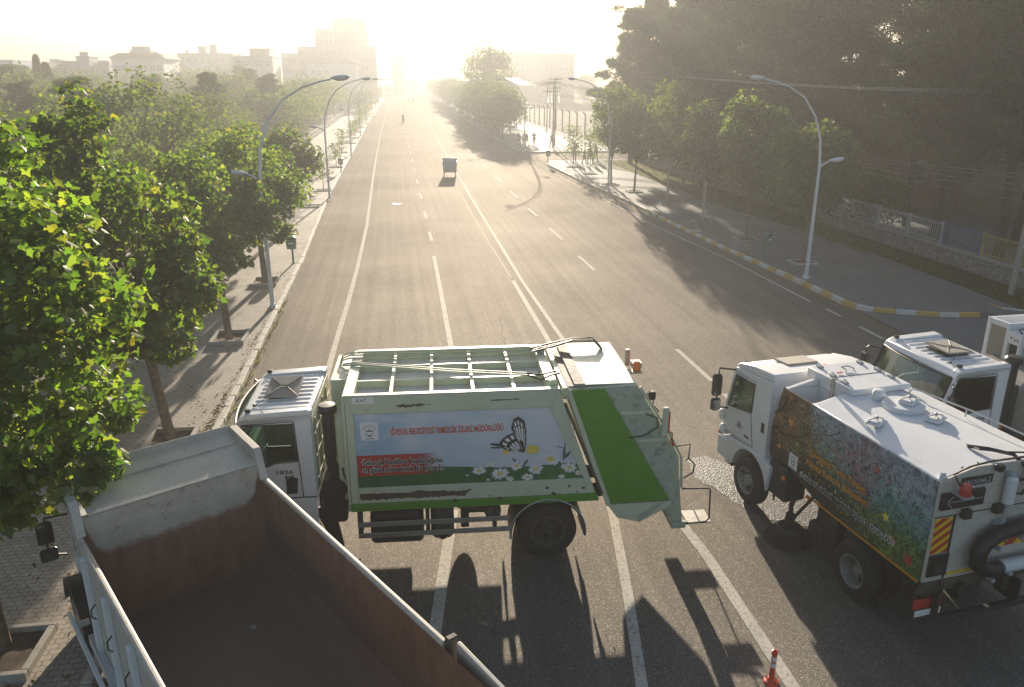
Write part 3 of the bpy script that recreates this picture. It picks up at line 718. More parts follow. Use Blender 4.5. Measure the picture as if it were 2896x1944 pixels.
# daisies
def daisy(q_p, q_c, q_s, u, z, r, squash, stem, rd):
    n = 15
    for k in range(n):
        a = 2*math.pi*k/n + rd.uniform(-.1,.1); L = r*rd.uniform(.8,1.08); w = r*.15
        dx, dz = math.cos(a), math.sin(a)*squash; px, pz = -math.sin(a)*w, math.cos(a)*w*squash
        y = .016 - .0006*k/n
        q_p.poly([(u+dx*r*.15,y,z+dz*r*.15),(u+dx*L*.6+px,y,z+dz*L*.6+pz),(u+dx*L,y,z+dz*L),(u+dx*L*.6-px,y,z+dz*L*.6-pz)])
    q_c.poly([(u+math.cos(b)*r*.27, .0125, z+math.sin(b)*r*.22*squash+.01*r) for b in np.linspace(0, 6.28, 14)[:-1]])
    if stem: q_s.poly([(u-.008,.0175,z-r*.3),(u+.008,.0175,z-r*.3),(u+stem[0]+.01,.0175,z-stem[1]),(u+stem[0]-.01,.0175,z-stem[1])])
qp, qc, qs = MB(), MB(), MB(); rd = random.Random(3)
for u, z, r, sq, st in ((-1.18,1.78,.135,.72,(.0,.17)),(-.83,1.71,.17,.75,(.01,.14)),(-.55,1.84,.14,.72,(.03,.25)),(-.22,1.76,.15,.8,(-.03,.17)),(-.36,1.615,.13,.62,None),(-1.0,1.89,.09,.6,(.0,.2)),
        (.05,1.93,.16,.9,(.12,.3)),(.26,1.79,.07,.8,None),(.36,1.76,.14,.85,(.04,.17)),(.52,1.66,.085,.7,None),(-.66,1.60,.08,.7,None),(-1.03,1.60,.04,.7,None),(.46,1.88,.08,.8,None),(-1.38,1.70,.03,.7,None),(.22,1.60,.07,.7,None),(-.1,2.0,.10,.5,None)):
    daisy(qp, qc, qs, u, z, r, sq, st, rd)
for u, z, r in ((-.28,2.13,.105),(-.72,2.1,.05),(.33,2.37,.10),(.02,1.94,.06)):
    qc.poly([(u+math.cos(b)*r, .0122, z+math.sin(b)*r*.82) for b in np.linspace(0, 6.28, 18)[:-1]])
for a, b, w in (((-.62,1.98),(-.40,1.76),.03),((-.35,1.95),(-.46,1.80),.022),((.12,1.94),(.25,1.72),.035),((.27,2.22),(.24,1.86),.02),((.36,2.06),(.25,1.92),.03),((.12,2.18),(.26,2.12),.008)):
    q = Vector((b[0]-a[0], 0, b[1]-a[1])).normalized(); n = Vector((-q.z, 0, q.x))*w
    qs.poly([(a[0]-n.x*.3,.017,a[1]-n.z*.3),(a[0]+n.x*.3,.017,a[1]+n.z*.3),((a[0]+b[0])/2+n.x,.017,(a[1]+b[1])/2+n.z),(b[0],.017,b[1]),((a[0]+b[0])/2-n.x,.017,(a[1]+b[1])/2-n.z)])
M['stemp'] = pm('printed_stem', (.05,.085,.045), .5, var=.1)
qs.build('printed_stems', M['stemp'], panel, smooth=0); qp.build('printed_petals', M['whitep'], panel, smooth=0); qc.build('printed_flower_hearts', M['yellowp'], panel, smooth=0)
# butterfly: dark wings with pale cells
b1 = MB(); b2 = MB()
ou, oz = -.44, 2.08
def BP(pts, y): return [(ou+a, y, oz+b) for a, b in pts]
b1.poly(BP([(0,0),(-.02,.10),(-.10,.28),(-.20,.45),(-.16,.62),(-.08,.66),(.02,.58),(.05,.40),(.05,.15),(.02,.0)], .014))
b1.poly(BP([(0,0),(-.10,.03),(-.26,.04),(-.40,.13),(-.55,.17),(-.55,.195),(-.40,.18),(-.36,.25),(-.26,.33),(-.17,.37),(-.06,.18)], .0145))
b1.poly(BP([(-.40,.12),(-.54,.125),(-.54,.105),(-.38,.09)], .0145))
def cells(base, tips, n, y, f0=.25, f1=.86, g=.17):
    for (a0, b0), (a1, b1_) in zip(tips, tips[1:]):
        P = []
        for t, s in ((f0, g), (f1, g), (f1, 1-g), (f0, 1-g)):
            ax, az = a0+(a1-a0)*s, b0+(b1_-b0)*s; P.append((base[0]+(ax-base[0])*t, base[1]+(az-base[1])*t))
        b2.poly(BP(P, y))
tipsU = [(-.10,.28),(-.155,.42),(-.165,.55),(-.12,.615),(-.06,.60),(.005,.52),(.03,.40),(.035,.28),(.03,.15)]
cells((0,.0), tipsU, 0, .0125, .38, .80); cells((0,.0), tipsU, 0, .0125, .84, .97, .22)
tipsL = [(-.11,.05),(-.25,.06),(-.36,.15),(-.34,.24),(-.25,.31),(-.16,.345)]
cells((0,.0), tipsL, 0, .0128, .22, .62); cells((0,.0), tipsL, 0, .0128, .78, .97, .2)
b1.build('printed_butterfly', M['blackp'], panel, smooth=0); b2.build('printed_wing_cells', M['whitep'], panel, smooth=0)
# rust patches where paint has flaked
def flake(name, pts, y, seed, mat):
    rnd = random.Random(seed); P = []
    for i in range(len(pts)):
        a, b = pts[i], pts[(i+1) % len(pts)]; n = max(2, int(math.hypot(b[0]-a[0], b[1]-a[1])/.03))
        for k in range(n): P.append((a[0]+(b[0]-a[0])*k/n+rnd.uniform(-.012,.012), y, a[1]+(b[1]-a[1])*k/n+rnd.uniform(-.014,.014)))
    m = MB(); m.poly(P); return m.build(name, mat, gt, smooth=0)
flake('rust_patch', [(-3.17,1.33),(-1.43,1.335),(-1.30,1.45),(-1.5,1.43),(-1.9,1.445),(-2.15,1.47),(-2.4,1.435),(-3.1,1.455),(-3.18,1.45)], -.0035, 2, M['rust'])
flake('rust_patch', [(-2.50,3.00),(-2.36,2.985),(-1.95,3.015),(-1.95,3.03),(-2.5,3.035)], -.0035, 3, M['rust'])
flake('rust_patch', [(-.98,3.045),(-.5,3.055),(-.5,3.062),(-.98,3.055)], -.0035, 6, M['rust'])
for k, (u, z, s) in enumerate(((-.03,1.40,.045),(-.2,1.30,.02),(.35,1.42,.03),(.6,1.38,.04),(.66,1.43,.02),(.2,1.28,.02),(-.85,1.255,.05),(-1.6,1.25,.05),(.1,1.29,.05),(.5,1.30,.03),(-3.0,2.96,.012),(-1.0,1.30,.02))):
    flake('rust_patch', [(u-s,z),(u,z-s*.7),(u+s,z),(u,z+s*.7)], -.0235 if z < 1.27 else -.0035, 20+k, M['rust'])
# roof of the hopper: ribs, pipes
m = MB(); m.box(-3.28,.2,.07,W-.07,3.025,3.035); m.build('roof_plate', M['roofcream'], gt)
m = MB()
for y in (.0, W-.10): m.box(-3.30,.14,y,y+.10,3.192,3.215,.006)
for y in (.78, 1.50): m.box(-3.28,.05,y,y+.05,3.037,3.16,.005)
for x in (-2.62,-1.96,-1.28,-.60): m.box(x,x+.055,.08,W-.08,3.037,3.185,.005)
m.box(-3.36,-3.18,.02,W-.02,3.04,3.205,.008); m.box(-.02,.17,.02,W-.02,3.04,3.20,.008); m.box(.22,.33,.05,W-.05,3.0,3.17,.008)
m.build('roof_ribs', M['palegreen'], gt)
m = MB()
for y0, y1, z in ((1.72,1.75,3.25),(1.85,1.83,3.26),(2.0,2.02,3.25)): m.tube([(-3.55,y0,2.9),(-3.56,y0,3.2),(-3.4,y0,z),(-1.5,(y0+y1)/2,z-.02),(.0,y1,z)], .017, 6)
m.tube([(-3.5,1.55,3.2),(-3.3,1.5,3.24),(-1.6,1.05,3.22),(-.3,.72,3.23)], .016, 6); m.tube([(-3.5,1.48,3.2),(-3.2,1.4,3.24),(-1.6,.95,3.22),(-.3,.62,3.23)], .016, 6)
m.tube([(-3.58,1.7,2.6),(-3.6,1.72,3.05),(-3.58,1.95,3.1),(-3.58,2.05,2.7)], .014, 6)
m.build('hydraulic_pipes', M['greygreen'], gt)
m = MB(); m.tube([(-.3,.72,3.23),(-.12,.60,3.24),(.0,.62,3.25),(.2,.7,3.26)], .018, 6); m.tube([(-.3,.62,3.23),(-.1,.42,3.22),(.1,.5,3.27),(.25,.62,3.25)], .018, 6); m.build('black_hoses', M['black'], gt)
m = MB()
for k, y in enumerate((1.75,1.83,1.95)): m.tube([(-.1,y,3.25),(.3,y+.12,3.3),(.7,y+.25-.04*k,3.36),(1.1,y+.2,3.36),(1.22,y+.02,3.25)], .02, 6)
m.build('black_hoses', M['black'], gt)
for y in (.22, 1.9):
    m = MB(); m.prism([(.0,3.2),(.02,3.27),(.08,3.30),(.14,3.27),(.16,3.2)], y-.02, y+.02); m.build('lifting_lug', M['palegreen'], gt, bevel=.004)
# tailgate
TG = [(.27,3.18),(1.46,3.21),(1.72,2.80),(2.04,2.28),(2.27,1.86),(2.31,1.30),(2.24,.98),(1.62,.66),(1.20,.76),(1.02,1.02)]
m = MB(); m.prism(TG, .04, W-.04); tg = m.build('tailgate', M['greygreen'], gt, bevel=.015)
for y in (.0, W-.037):
    m = MB(); m.prism([(.27,3.175),(.90,3.19),(2.13,1.05),(1.03,1.03)], y, y+.037); m.build('green_side_panel', M['green'], tg, bevel=.006)
m = MB()
for z in (2.72, 2.2):
    xl = .90+(3.19-z)/(3.19-1.05)*1.23; xr = 1.46+(3.21-z)*.62
    m.box(xl+.02,min(xr,2.24)-.03,.012,.038,z-.03,z+.03,.008)
m.tube([(1.50,.02,3.19),(1.76,.02,2.78),(2.07,.02,2.28),(2.29,.02,1.86),(2.33,.02,1.28)], .022, 6)
m.prism([(1.03,1.015),(1.22,.75),(1.62,.65),(2.2,.96),(2.14,1.03)], .0, .036)
m.build('side_ribs', M['palegreen'], tg, bevel=.004)
m = MB(); m.tube([(1.62,.005,2.70),(1.82,.005,2.62),(1.84,.0,2.45),(1.6,.0,2.3),(1.35,.0,2.28)], .012, 6); m.build('brake_hose', M['black'], tg)
m = MB(); m.prism([(.26,3.19),(.34,3.19),(1.10,1.0),(1.01,1.0)], -.014, .0); m.build('edge_frame', M['palegreen'], tg, bevel=.004)
m = MB(); m.tube([(.25,-.0,2.95),(.93,-.0,1.25)], .028, 8); m.build('tailgate_ram', M['rimdark'], tg)
m = MB(); m.lathe([(.0,-.03),(.07,-.03),(.07,.05),(0,.05)], 16, (.25,.0,3.17), 'y'); m.build('hinge', M['palegreen'], tg)
m = MB(); m.box(.42,1.46,.12,W-.02,3.205,3.225,.004); m.build('roof_cover', M['creamgreen'], tg)
m = MB(); m.box(.30,.42,.12,W-.05,3.19,3.2); m.prism([(.42,3.226),(.42,3.24),(.60,3.24),(.60,3.226)], .12, W-.1); m.build('roof_gap', M['chassis'], tg)
m = MB(); m.lathe([(.0,0),(.07,0),(.07,.02),(.06,.14),(.04,.165),(0,.17)], 16, (1.62,.75,3.20)); be = m.build('beacon', M['amber'], tg)
m = MB(); m.box(1.46,1.70,.66,.84,3.17,3.2,.005); m.build('beacon_bracket', M['alu'], tg)
m = MB(); m.box(1.47,1.55,.98,1.06,3.2,3.5,.01); m.build('lamp_post', M['alu'], tg)
m = MB(); m.box(1.58,1.75,.9,1.08,3.19,3.28); m.build('reversing_alarm', M['alu'], tg)
m = MB(); m.box(1.66,1.78,.02,.14,2.93,3.08,.02); m.build('work_light', M['black'], tg)
m = MB(); m.box(1.90,2.0,-.06,.02,2.30,2.82,.012); m.build('rear_light_board', M['palegreen'], tg)
m = MB(); m.box(2.005,2.03,-.05,.015,2.35,2.75,.008); m.build('rear_lamp', M['redlens'], tg)
m = MB(); m.tube([(2.08,-.02,2.25),(2.12,-.02,2.1)], .02, 6); m.build('reflector', M['redref'], tg)
for ya in (-.02, W+.02):
    m = MB(); m.tube([(2.18,ya,2.10),(2.42,ya,2.12),(2.40,ya,1.86),(2.36,ya,1.82)], .014, 6)
    m.tube([(2.40,ya,1.86),(2.52,ya,1.74),(2.50,ya,1.58),(2.34,ya,1.48)], .014, 6)
    m.tube([(2.33,ya,1.28),(2.80,ya,1.26),(2.84,ya,1.22),(2.86,ya,.66),(2.80,ya,.60),(2.45,ya,.58)], .016, 6)
    m.build('grab_rail', M['chassis'], tg)
for ya in (.0, W-.42):
    m = MB(); m.box(2.48,2.92,ya,ya+.42,.555,.58,.004); m.build('footboard', M['alu'], tg)
m = MB(); m.box(2.20,2.50,.0,.06,.54,.60); m.prism([(1.95,1.02),(2.28,.52),(2.40,.50),(2.40,.58),(2.31,1.28),(2.24,1.02)], .06, .14); m.prism([(1.60,.64),(1.75,.76),(2.05,1.02),(1.9,1.0),(1.56,.76)], -.01, .036)
m.box(2.20,2.45,.0,W,.48,.54); m.build('rear_frame', M['greygreen'], tg)
m = MB(); m.box(2.28,2.36,.3,W-.3,.70,1.45,.02); m.box(2.26,2.38,.3,W-.3,1.42,1.50,.02); m.build('loading_lip', M['palegreen'], tg)
# mudguards
for ya, yb in ((-.02,.62),(W-.62,W+.02)):
    m = MB(); ou = [(.66*math.cos(a), .52+.66*math.sin(a)) for a in np.linspace(-.12, math.pi+.12, 20)]; inn = [(.635*math.cos(a), .52+.635*math.sin(a)) for a in np.linspace(math.pi+.12, -.12, 20)]
    m.prism(ou+inn, ya, yb); g = m.build('mudguard', M['black'], gt)
    m = MB(); m.tube([(.665*math.cos(a), ya, .52+.665*math.sin(a)) for a in np.linspace(-.1, math.pi+.1, 22)], .012, 5); m.build('mudguard_edge', M['steel'], g)
# side guard, tank, silencer
for z in (.66,.87):
    m = MB(); m.box(-3.24,-.68,-.035,.0,z-.045,z+.045,.008); m.build('side_guard_rail', M['alu'], gt)
for x in (-3.24,-.95,-2.1):
    m = MB(); m.box(x,x+.06,.0,.3,.6,1.1); m.build('guard_bracket', M['chassis'], gt)
m = MB(); m.box(-3.05,-2.15,.12,.62,.38,.98,.06); m.build('fuel_tank', M['chassis'], gt)
for z in (.68,.90):
    m = MB(); m.box(-3.24,-.68,W,W+.035,z-.10,z+.09,.008); m.build('side_guard_rail', M['alu'], gt)
m = MB(); m.lathe([(0,-.30),(.24,-.28),(.27,-.2),(.27,.2),(.24,.28),(0,.30)], 20, (-1.35,W-.45,.60), 'y'); m.build('air_tank', M['chassis'], gt)
m = MB(); m.box(-3.1,-2.2,W-.6,W-.1,.42,.98,.05); m.build('tool_box', M['chassis'], gt)
m = MB(); m.box(-2.02,-1.62,.10,.6,.42,1.05,.08); s_ = m.build('silencer', M['rimdark'], gt)
m = MB(); m.lathe([(.0,.0),(.085,.0),(.085,-.02),(.07,-.02),(.07,.01),(0,.01)], 16, (-1.82,.09,.54), 'y'); m.build('outlet', M['black'], s_)
m = MB(); m.tube([(-1.55,.3,.95),(-1.0,.3,.9)], .03, 8); m.tube([(-1.5,.1,1.08),(-.98,.12,.93)], .022, 6); m.build('propeller_rod', M['rimdark'], gt)
m = MB(); m.lathe([(.0,-.12),(.13,-.12),(.15,0),(.13,.14),(0,.14)], 16, (-.95,.16,.93), 'y'); m.build('air_tank', M['rimdark'], gt)
m = MB(); m.box(-1.4,-.9,.6,1.0,.62,.8,.03); m.box(-1.5,-1.36,.2,.35,.6,1.1); m.build('battery_box', M['chassis'], gt)
# air intake stack and filter behind the cab
m = MB(); m.lathe([(.0,1.95),(.085,1.95),(.085,2.08),(.10,2.10),(.10,2.86),(.075,2.88),(.145,2.89),(.155,2.93),(.155,2.98),(.13,3.02),(0,3.03)], 20, (-3.62,.16,0)); m.build('air_intake', M['black'], gt)
m = MB(); m.tube([(-3.62,.16,1.98),(-3.6,.2,1.85),(-3.58,.3,1.65)], [.085,.1,.12], 12); m.lathe([(0,-.02),(.2,-.02),(.22,.05),(.22,.5),(.1,.56),(0,.56)], 20, (-3.60,.06,1.5), 'y'); m.box(-3.82,-3.42,.1,.6,.85,1.35,.05)
m.tube([(-3.50,.2,1.8),(-3.42,.25,1.5),(-3.45,.2,1.1)], .03, 6); m.tube([(-3.44,.1,1.9),(-3.40,.12,1.6),(-3.46,.1,1.3)], .018, 6)
m.build('air_filter', M['black'], gt)
m = MB(); m.prism([(-3.95,1.2),(-3.62,1.2),(-3.5,.45),(-3.55,.3),(-3.7,.55)], .05, .1); m.build('mudflap', M['black'], gt)
m = MB(); m.tube([(-3.52,1.0,1.95),(-3.50,.9,2.1),(-3.46,1.0,2.2),(-3.44,1.1,2.0)], .03, 8); m.build('orange_hose', M['orangep'], gt)
# ================= dump truck =================
dt = thing('dump_truck', 'worn white dump truck with a big empty rust brown open bed, nose to the kerb', 'dump truck', (-4.10,9.09,0), R(31.3))
def bedmat():
    t = NT('scraped_bed_steel')
    x, y, z = t.sep(); n = t.noise(5, 8, .65); n2 = t.noise(1.1, 4)
    up = t.mix(t.ramp(t.noise(15, 8, .75, dist=.6), (.56, 0.0), (.68, .8)), t.ramp(n, (.3, (.46,.40,.32)), (.7, (.58,.53,.45))), (.16,.095,.06))
    dn = t.mix(t.ramp(t.noise(4, 7, .7, t.mapped((1,1,.35))), (.35, 0.0), (.7, 1.0)), (.19,.104,.068), (.31,.175,.118))
    fl = t.mix(n, (.15,.108,.082), (.22,.165,.128))
    edge = t.math('POWER', t.math('ABSOLUTE', t.math('MULTIPLY', t.math('SUBTRACT', x, 1.2), .93)), 14.0)
    lim = t.math('SUBTRACT', t.math('ADD', z, t.math('MULTIPLY', t.math('SUBTRACT', n, .5), .22)), t.math('MULTIPLY', edge, .30))
    c = t.mix(t.ramp(t.math('MULTIPLY', lim, .4), (.925, 0.0), (.965, 1.0)), dn, up)
    c = t.mix(t.ramp(t.math('MULTIPLY', lim, .5), (.64, 1.0), (.72, 0.0)), c, fl)
    t.bump(t.noise(24, 6), .25, .01)
    return t.base(c, t.math('ADD', t.math('MULTIPLY', n, .3), .5), .0, .4)
BED = bedmat()
Wd = 2.40; LB = -4.45
inner = [(.055,2.66),(.06,1.62),(.16,1.42),(.30,1.30),(.50,1.27),(Wd-.50,1.27),(Wd-.30,1.30),(Wd-.16,1.42),(Wd-.06,1.62),(Wd-.055,2.66)]
m = MB()
for (x0, z0), (x1, z1) in zip(inner, inner[1:]): m.add([(x0,-.03,z0),(x1,-.03,z1),(x1,LB-.8,z1),(x0,LB-.8,z0)], [(0,1,2,3)])
m.build('bed_lining', BED, dt, fix=False)
def wall(x0, x1, sgn):
    m = MB(); m.box(x0, x1, LB, -.02, 1.15, 2.62); m.build('side_wall', M['white_dirty'], dt)
    m = MB(); a, b = (x0-.02, x1+.004) if sgn < 0 else (x0-.004, x1+.02)
    m.prism([(a,2.62),(b,2.62),(b,2.69),(b-.02,2.705),(a+.02,2.705),(a,2.69)], LB-.02, .0); m.build('rim', M['white_dirty'], dt, bevel=.008)
wall(.0,.05,-1); wall(Wd-.05,Wd,1)
# rust worn strip on the inner face of the right wall top is part of the lining; headboard and hood
m = MB(); m.box(.02,Wd-.02,-.03,.04,1.15,2.903); m.build('headboard', BED, dt)
m = MB(); m.prism([(-.03,2.905),(.95,3.05),(.97,3.06),(.97,3.165),(.945,3.165),(.94,3.085),(-.036,2.925)], .16, Wd-.06, 'x'); m.build('canopy', M['white_dirty'], dt, bevel=.01)
for x0, x1 in ((-.01,.09),(Wd-.09,Wd+.01)):
    m = MB(); m.prism([(-.12,2.70),(.00,3.03),(.06,3.12),(.95,3.15),(.95,3.0),(.3,2.85),(.10,2.3),(.04,2.3),(-.02,2.69)], x0, x1, 'x'); m.build('canopy_cheek', M['white_dirty'], dt, bevel=.005)
m = MB(); m.tube([(.26,.55,3.035),(Wd-.16,.58,3.04)], .014, 6); m.build('cover_rod', M['white_dirty'], dt)
# outside stiffeners and rails on both sides
for x, s in ((-.0,-1),(Wd,1)):
    m = MB()
    for y in (-.5,-1.5,-2.5,-3.5): m.box(min(x, x+s*.07), max(x, x+s*.07), y, y+.10, 1.2, 2.62)
    m.box(min(x, x+s*.09), max(x, x+s*.09), LB, .0, 1.12, 1.26)
    m.build('side_post', M['white'], dt, bevel=.008)
    m = MB()
    xx = x+s*.16; m.box(min(xx, xx+s*.05), max(xx, xx+s*.05), -4.6, .55, 1.28, 1.35)
    for y in (-4.4,-2.8,-1.2,.3): m.box(min(x+s*.0, xx), max(x+s*.0, xx), y, y+.05, 1.2, 1.28)
    m.build('side_rail', M['white'], dt, bevel=.008)
    m = MB(); m.prism([(-4.5,.95),(-2.2,.95),(-1.9,1.26),(-4.5,1.26)], min(x+s*.10, x+s*.13), max(x+s*.10, x+s*.13), 'x'); m.build('splash_panel', M['white'], dt, bevel=.006)
    m = MB()
    for y in (-1.0,-1.7,-2.4,-3.1): m.tube([(x+s*.07,y,2.3),(x+s*.13,y-.03,2.26),(x+s*.14,y-.08,2.20),(x+s*.10,y-.1,2.17)], .01, 5)
    m.build('rope_hook', M['black'], dt)
# tail
for x0, x1, s in ((-.10,.02,-1),(Wd-.02,Wd+.10,1)):
    m = MB(); m.box(x0, x1, LB-.10, LB-.02, 1.2, 2.76, .012); p_ = m.build('tail_post', M['rimdark'], dt)
    xo = Wd+.04 if s > 0 else -.04
    m = MB(); m.prism([(LB-.14,2.73),(LB-.86,2.66),(LB-.90,1.5),(LB-.14,1.3)], min(xo, xo+s*.05), max(xo, xo+s*.05), 'x'); m.build('tail_side', M['white_dirty'], dt, bevel=.01)
m = MB(); m.prism([(LB-.02,1.26),(LB-.95,1.34),(LB-.95,1.26),(LB-.02,1.15)], .0, Wd, 'x'); m.build('tail_chute', M['rust'], dt)
m = MB(); m.prism([(Wd-.02,LB-.1),(Wd+.05,LB-.1),(Wd+.05,LB-.88),(Wd-.04,LB-.88)], 2.30, 2.40, 'z'); m.build('tail_shelf', M['alu'], dt)
m = MB(); m.tube([(Wd+.07,LB-.90,2.66),(Wd+.10,LB-.94,2.55),(Wd+.08,LB-.96,2.35)], .035, 8); m.build('tail_hinge', M['chassis'], dt)
# underframe, wheels, cab
m = MB()
for x in (.72,1.58): m.box(x,x+.1,-4.9,2.5,.85,1.12)
m.box(.8,1.6,-3.4,-3.0,.45,.8,.05); m.box(.75,1.65,.2,1.6,.6,1.3,.05)
m.build('chassis', M['chassis'], dt)
for y in (1.55,-2.35,-3.6):
    for x, f in ((.02,-1),(Wd-.02,1)):
        wheel(dt, x-f*.13, y, .52, .3, M['rim'], f, 'x', dish=y < 0)
        if y < 0: wheel(dt, x-f*.46, y, .52, .3, M['rim'], f, 'x')
for x0, x1 in ((-.03,.3),(Wd-.3,Wd+.03)):
    m = MB(); a_ = np.linspace(.1, math.pi-.1, 14); m.prism([(1.55+.66*math.cos(a), .5+.66*math.sin(a)) for a in a_] + [(1.55+.62*math.cos(a), .5+.62*math.sin(a)) for a in a_[::-1]], x0, x1, 'x'); m.build('mudguard', M['black'], dt)
m = MB(); m.lathe([(0,-.5),(.30,-.5),(.32,-.47),(.32,.47),(.30,.5),(0,.5)], 20, (.32,-.55,.80), 'y'); m.build('fuel_tank', M['chassis'], dt)
m = MB(); m.box(.02,.10,.12,.30,1.3,1.9,.02); m.build('side_marker', M['black'], dt)
cb = bpy.data.objects.new('cab', None); COL.objects.link(cb); cb.parent = dt; cb.scale = (.88, .80, .86); cb.location = (.14, .15, 0)
m = MB(); m.box(.06,Wd-.06,.78,2.35,2.58,2.72,.05); m.build('roof', M['white'], cb)
for x0, x1 in ((.05,.10),(Wd-.10,Wd-.05)):
    m = MB(); m.prism([(.78,1.2),(.78,2.58),(1.05,2.58),(1.08,1.75),(2.42,1.6),(2.48,1.2)], x0, x1, 'x'); m.prism([(2.42,1.6),(2.36,1.607),(2.16,2.58),(2.28,2.58)], x0, x1, 'x'); m.build('side_panel', M['white'], cb)
    m = MB(); m.prism([(1.05,2.56),(1.08,1.76),(2.36,1.62),(2.17,2.56)], x0+.02, x0+.03, 'x'); m.build('side_window', M['darkglass'], cb)
m = MB(); m.add([(.1,2.46,1.62),(Wd-.1,2.46,1.62),(Wd-.1,2.28,2.58),(.1,2.28,2.58)], [(0,1,2,3)]); m.build('windscreen', M['darkglass'], cb)
m = MB(); m.box(.06,Wd-.06,2.35,2.5,.95,1.6,.03); m.box(.06,Wd-.06,.78,.84,1.2,2.58); m.build('front_panel', M['white'], cb)
m = MB(); m.box(.02,Wd-.02,2.3,2.62,.42,.9,.05); m.build('bumper', M['black'], cb)
for s, x in ((-1,.04),(1,Wd-.04)):
    m = MB(); m.tube([(x,2.05,2.45),(x+s*.32,2.2,2.42),(x+s*.36,2.2,2.3),(x+s*.36,2.2,1.75),(x+s*.1,2.25,1.62)], .02, 6); m.box(x+s*.36-.13,x+s*.36+.13,2.15,2.24,1.62,1.86,.03); m.box(x+s*.36-.12,x+s*.36+.12,2.15,2.24,1.95,2.36,.03)
    m.build('mirror', M['black'], cb)
    m = MB(); m.box(x+s*.36-.10,x+s*.36+.10,2.142,2.147,1.65,1.83); m.box(x+s*.36-.10,x+s*.36+.10,2.142,2.147,1.98,2.33); m.build('mirror_glass', M['mirror'], cb)

# ================= road sweeper =================
sw = thing('road_sweeper', 'white road sweeper lorry with an autumn forest mural on its tank and striped rear boards', 'sweeper', (7.21,8.75,0), R(7.6))
TW = 2.20
SP = [(0,1.12),(2.45,1.14),(3.2,1.35),(3.82,1.32),(3.85,1.87),(3.62,2.75),(0,2.75)]
m = MB(); m.prism(SP, .62, TW, 'x'); m.prism([(0,1.12),(2.45,1.14),(3.2,1.35),(3.82,1.32),(3.85,1.87),(3.62,2.75),(3.50,2.75),(3.50,2.3),(2.84,2.3),(2.84,2.75),(0,2.75)], .01, .62, 'x')
tk = m.build('tank', M['white'], sw)
m = MB(); m.prism([(.0,2.752),(.60,2.895),(1.60,2.895),(TW,2.752)], .0, 2.80); m.prism([(.62,2.752),(.64,2.895),(1.60,2.895),(TW,2.752)], 2.80, 3.60)
m.prism([(.0,2.752),(.62,2.89),(.62,2.752)], 3.50, 3.60); m.build('tank_roof', M['white'], sw, bevel=.02)
def mural():
    t = NT('forest_mural_print')
    x, y, z = t.sep()
    n1 = t.noise(1.7, 9, .72, dist=.8); n2 = t.noise(5, 10, .78, dist=.6); n3 = t.noise(1.1, 8, .75, t.mapped((1,1,1), loc=(3,2,7)), .5); n4 = t.noise(22, 6, .8, dist=.5)
    zz = t.math('MULTIPLY_ADD', z, .62, -.72)                       # 0 at the bottom, 1 at the top of the panel
    yy = t.math('MULTIPLY', y, .26)                                 # 0 rear .. 1 front
    fine = t.math('ADD', t.math('MULTIPLY', n2, .72), t.math('MULTIPLY', n4, .28))
    skyc = t.ramp(fine, (.36, (.05,.07,.09)), (.5, (.38,.47,.55)), (.62, (.75,.80,.84)))
    teal = t.ramp(fine, (.38, (.006,.028,.022)), (.5, (.07,.29,.25)), (.62, (.36,.64,.58)))
    grn = t.ramp(fine, (.40, (.005,.014,.005)), (.52, (.08,.18,.03)), (.64, (.32,.45,.11)))
    org = t.ramp(fine, (.40, (.03,.016,.010)), (.5, (.22,.085,.022)), (.64, (.62,.27,.05)))
    pink = t.ramp(fine, (.38, (.10,.09,.12)), (.5, (.36,.26,.30)), (.62, (.62,.50,.54)))
    olive = t.ramp(fine, (.40, (.02,.022,.008)), (.52, (.15,.15,.035)), (.66, (.50,.46,.13)))
    a = t.math('ADD', zz, t.math('MULTIPLY', t.math('SUBTRACT', n1, .5), 1.1))
    c = t.mix(t.ramp(a, (.42, 0.0), (.80, 1.0)), teal, skyc)
    mid = t.math('ADD', yy, t.math('MULTIPLY', t.math('SUBTRACT', n3, .5), .8))
    c = t.mix(t.ramp(mid, (.18, 0.0), (.34, .8), (.42, .8), (.55, 0.0)), c, pink)
    front = t.math('ADD', yy, t.math('MULTIPLY', t.math('SUBTRACT', n1, .5), .9))
    c = t.mix(t.ramp(t.math('ADD', front, t.math('MULTIPLY', zz, -.25)), (.42, 0.0), (.55, .8), (.62, .8), (.78, 0.0)), c, olive)
    c = t.mix(t.ramp(front, (.70, 0.0), (.86, .85)), c, org)
    low = t.math('ADD', zz, t.math('MULTIPLY', t.math('SUBTRACT', n2, .5), .5))
    c = t.mix(t.ramp(low, (.20, 1.0), (.46, 0.0)), c, t.mix(t.ramp(yy, (.15, 1.0), (.5, 0.0)), (.012,.017,.015), grn))
    c = t.mix(t.ramp(t.math('SUBTRACT', front, t.math('MULTIPLY', zz, .35)), (.78, 0.0), (.9, .9)), c, (.010,.012,.011))
    dk = t.noise(2.6, 8, .75, t.mapped((1,1,.6), loc=(1,5,0)), dist=1.0)
    c = t.mix(t.ramp(dk, (.58, 0.0), (.68, .75)), c, (.010,.015,.012))
    c = t.mix(1.0, c, (.72,.72,.74), 'MULTIPLY')
    return t.base(c, .25, 0, .5)
m = MB(); m.prism(SP, -.012, .008, 'x'); mu = m.build('mural_panel', mural(), sw)
m = MB()
def branch(p, w): m.tube([(-.0135, a, b) for a, b in p], w, 4)
branch([(3.75,1.95),(3.45,1.88),(3.2,1.98),(2.95,2.08),(2.8,2.2)], .018); branch([(3.2,1.98),(3.0,1.95),(2.8,1.96)], .012); branch([(3.78,2.2),(3.6,2.35),(3.45,2.6)], .02)
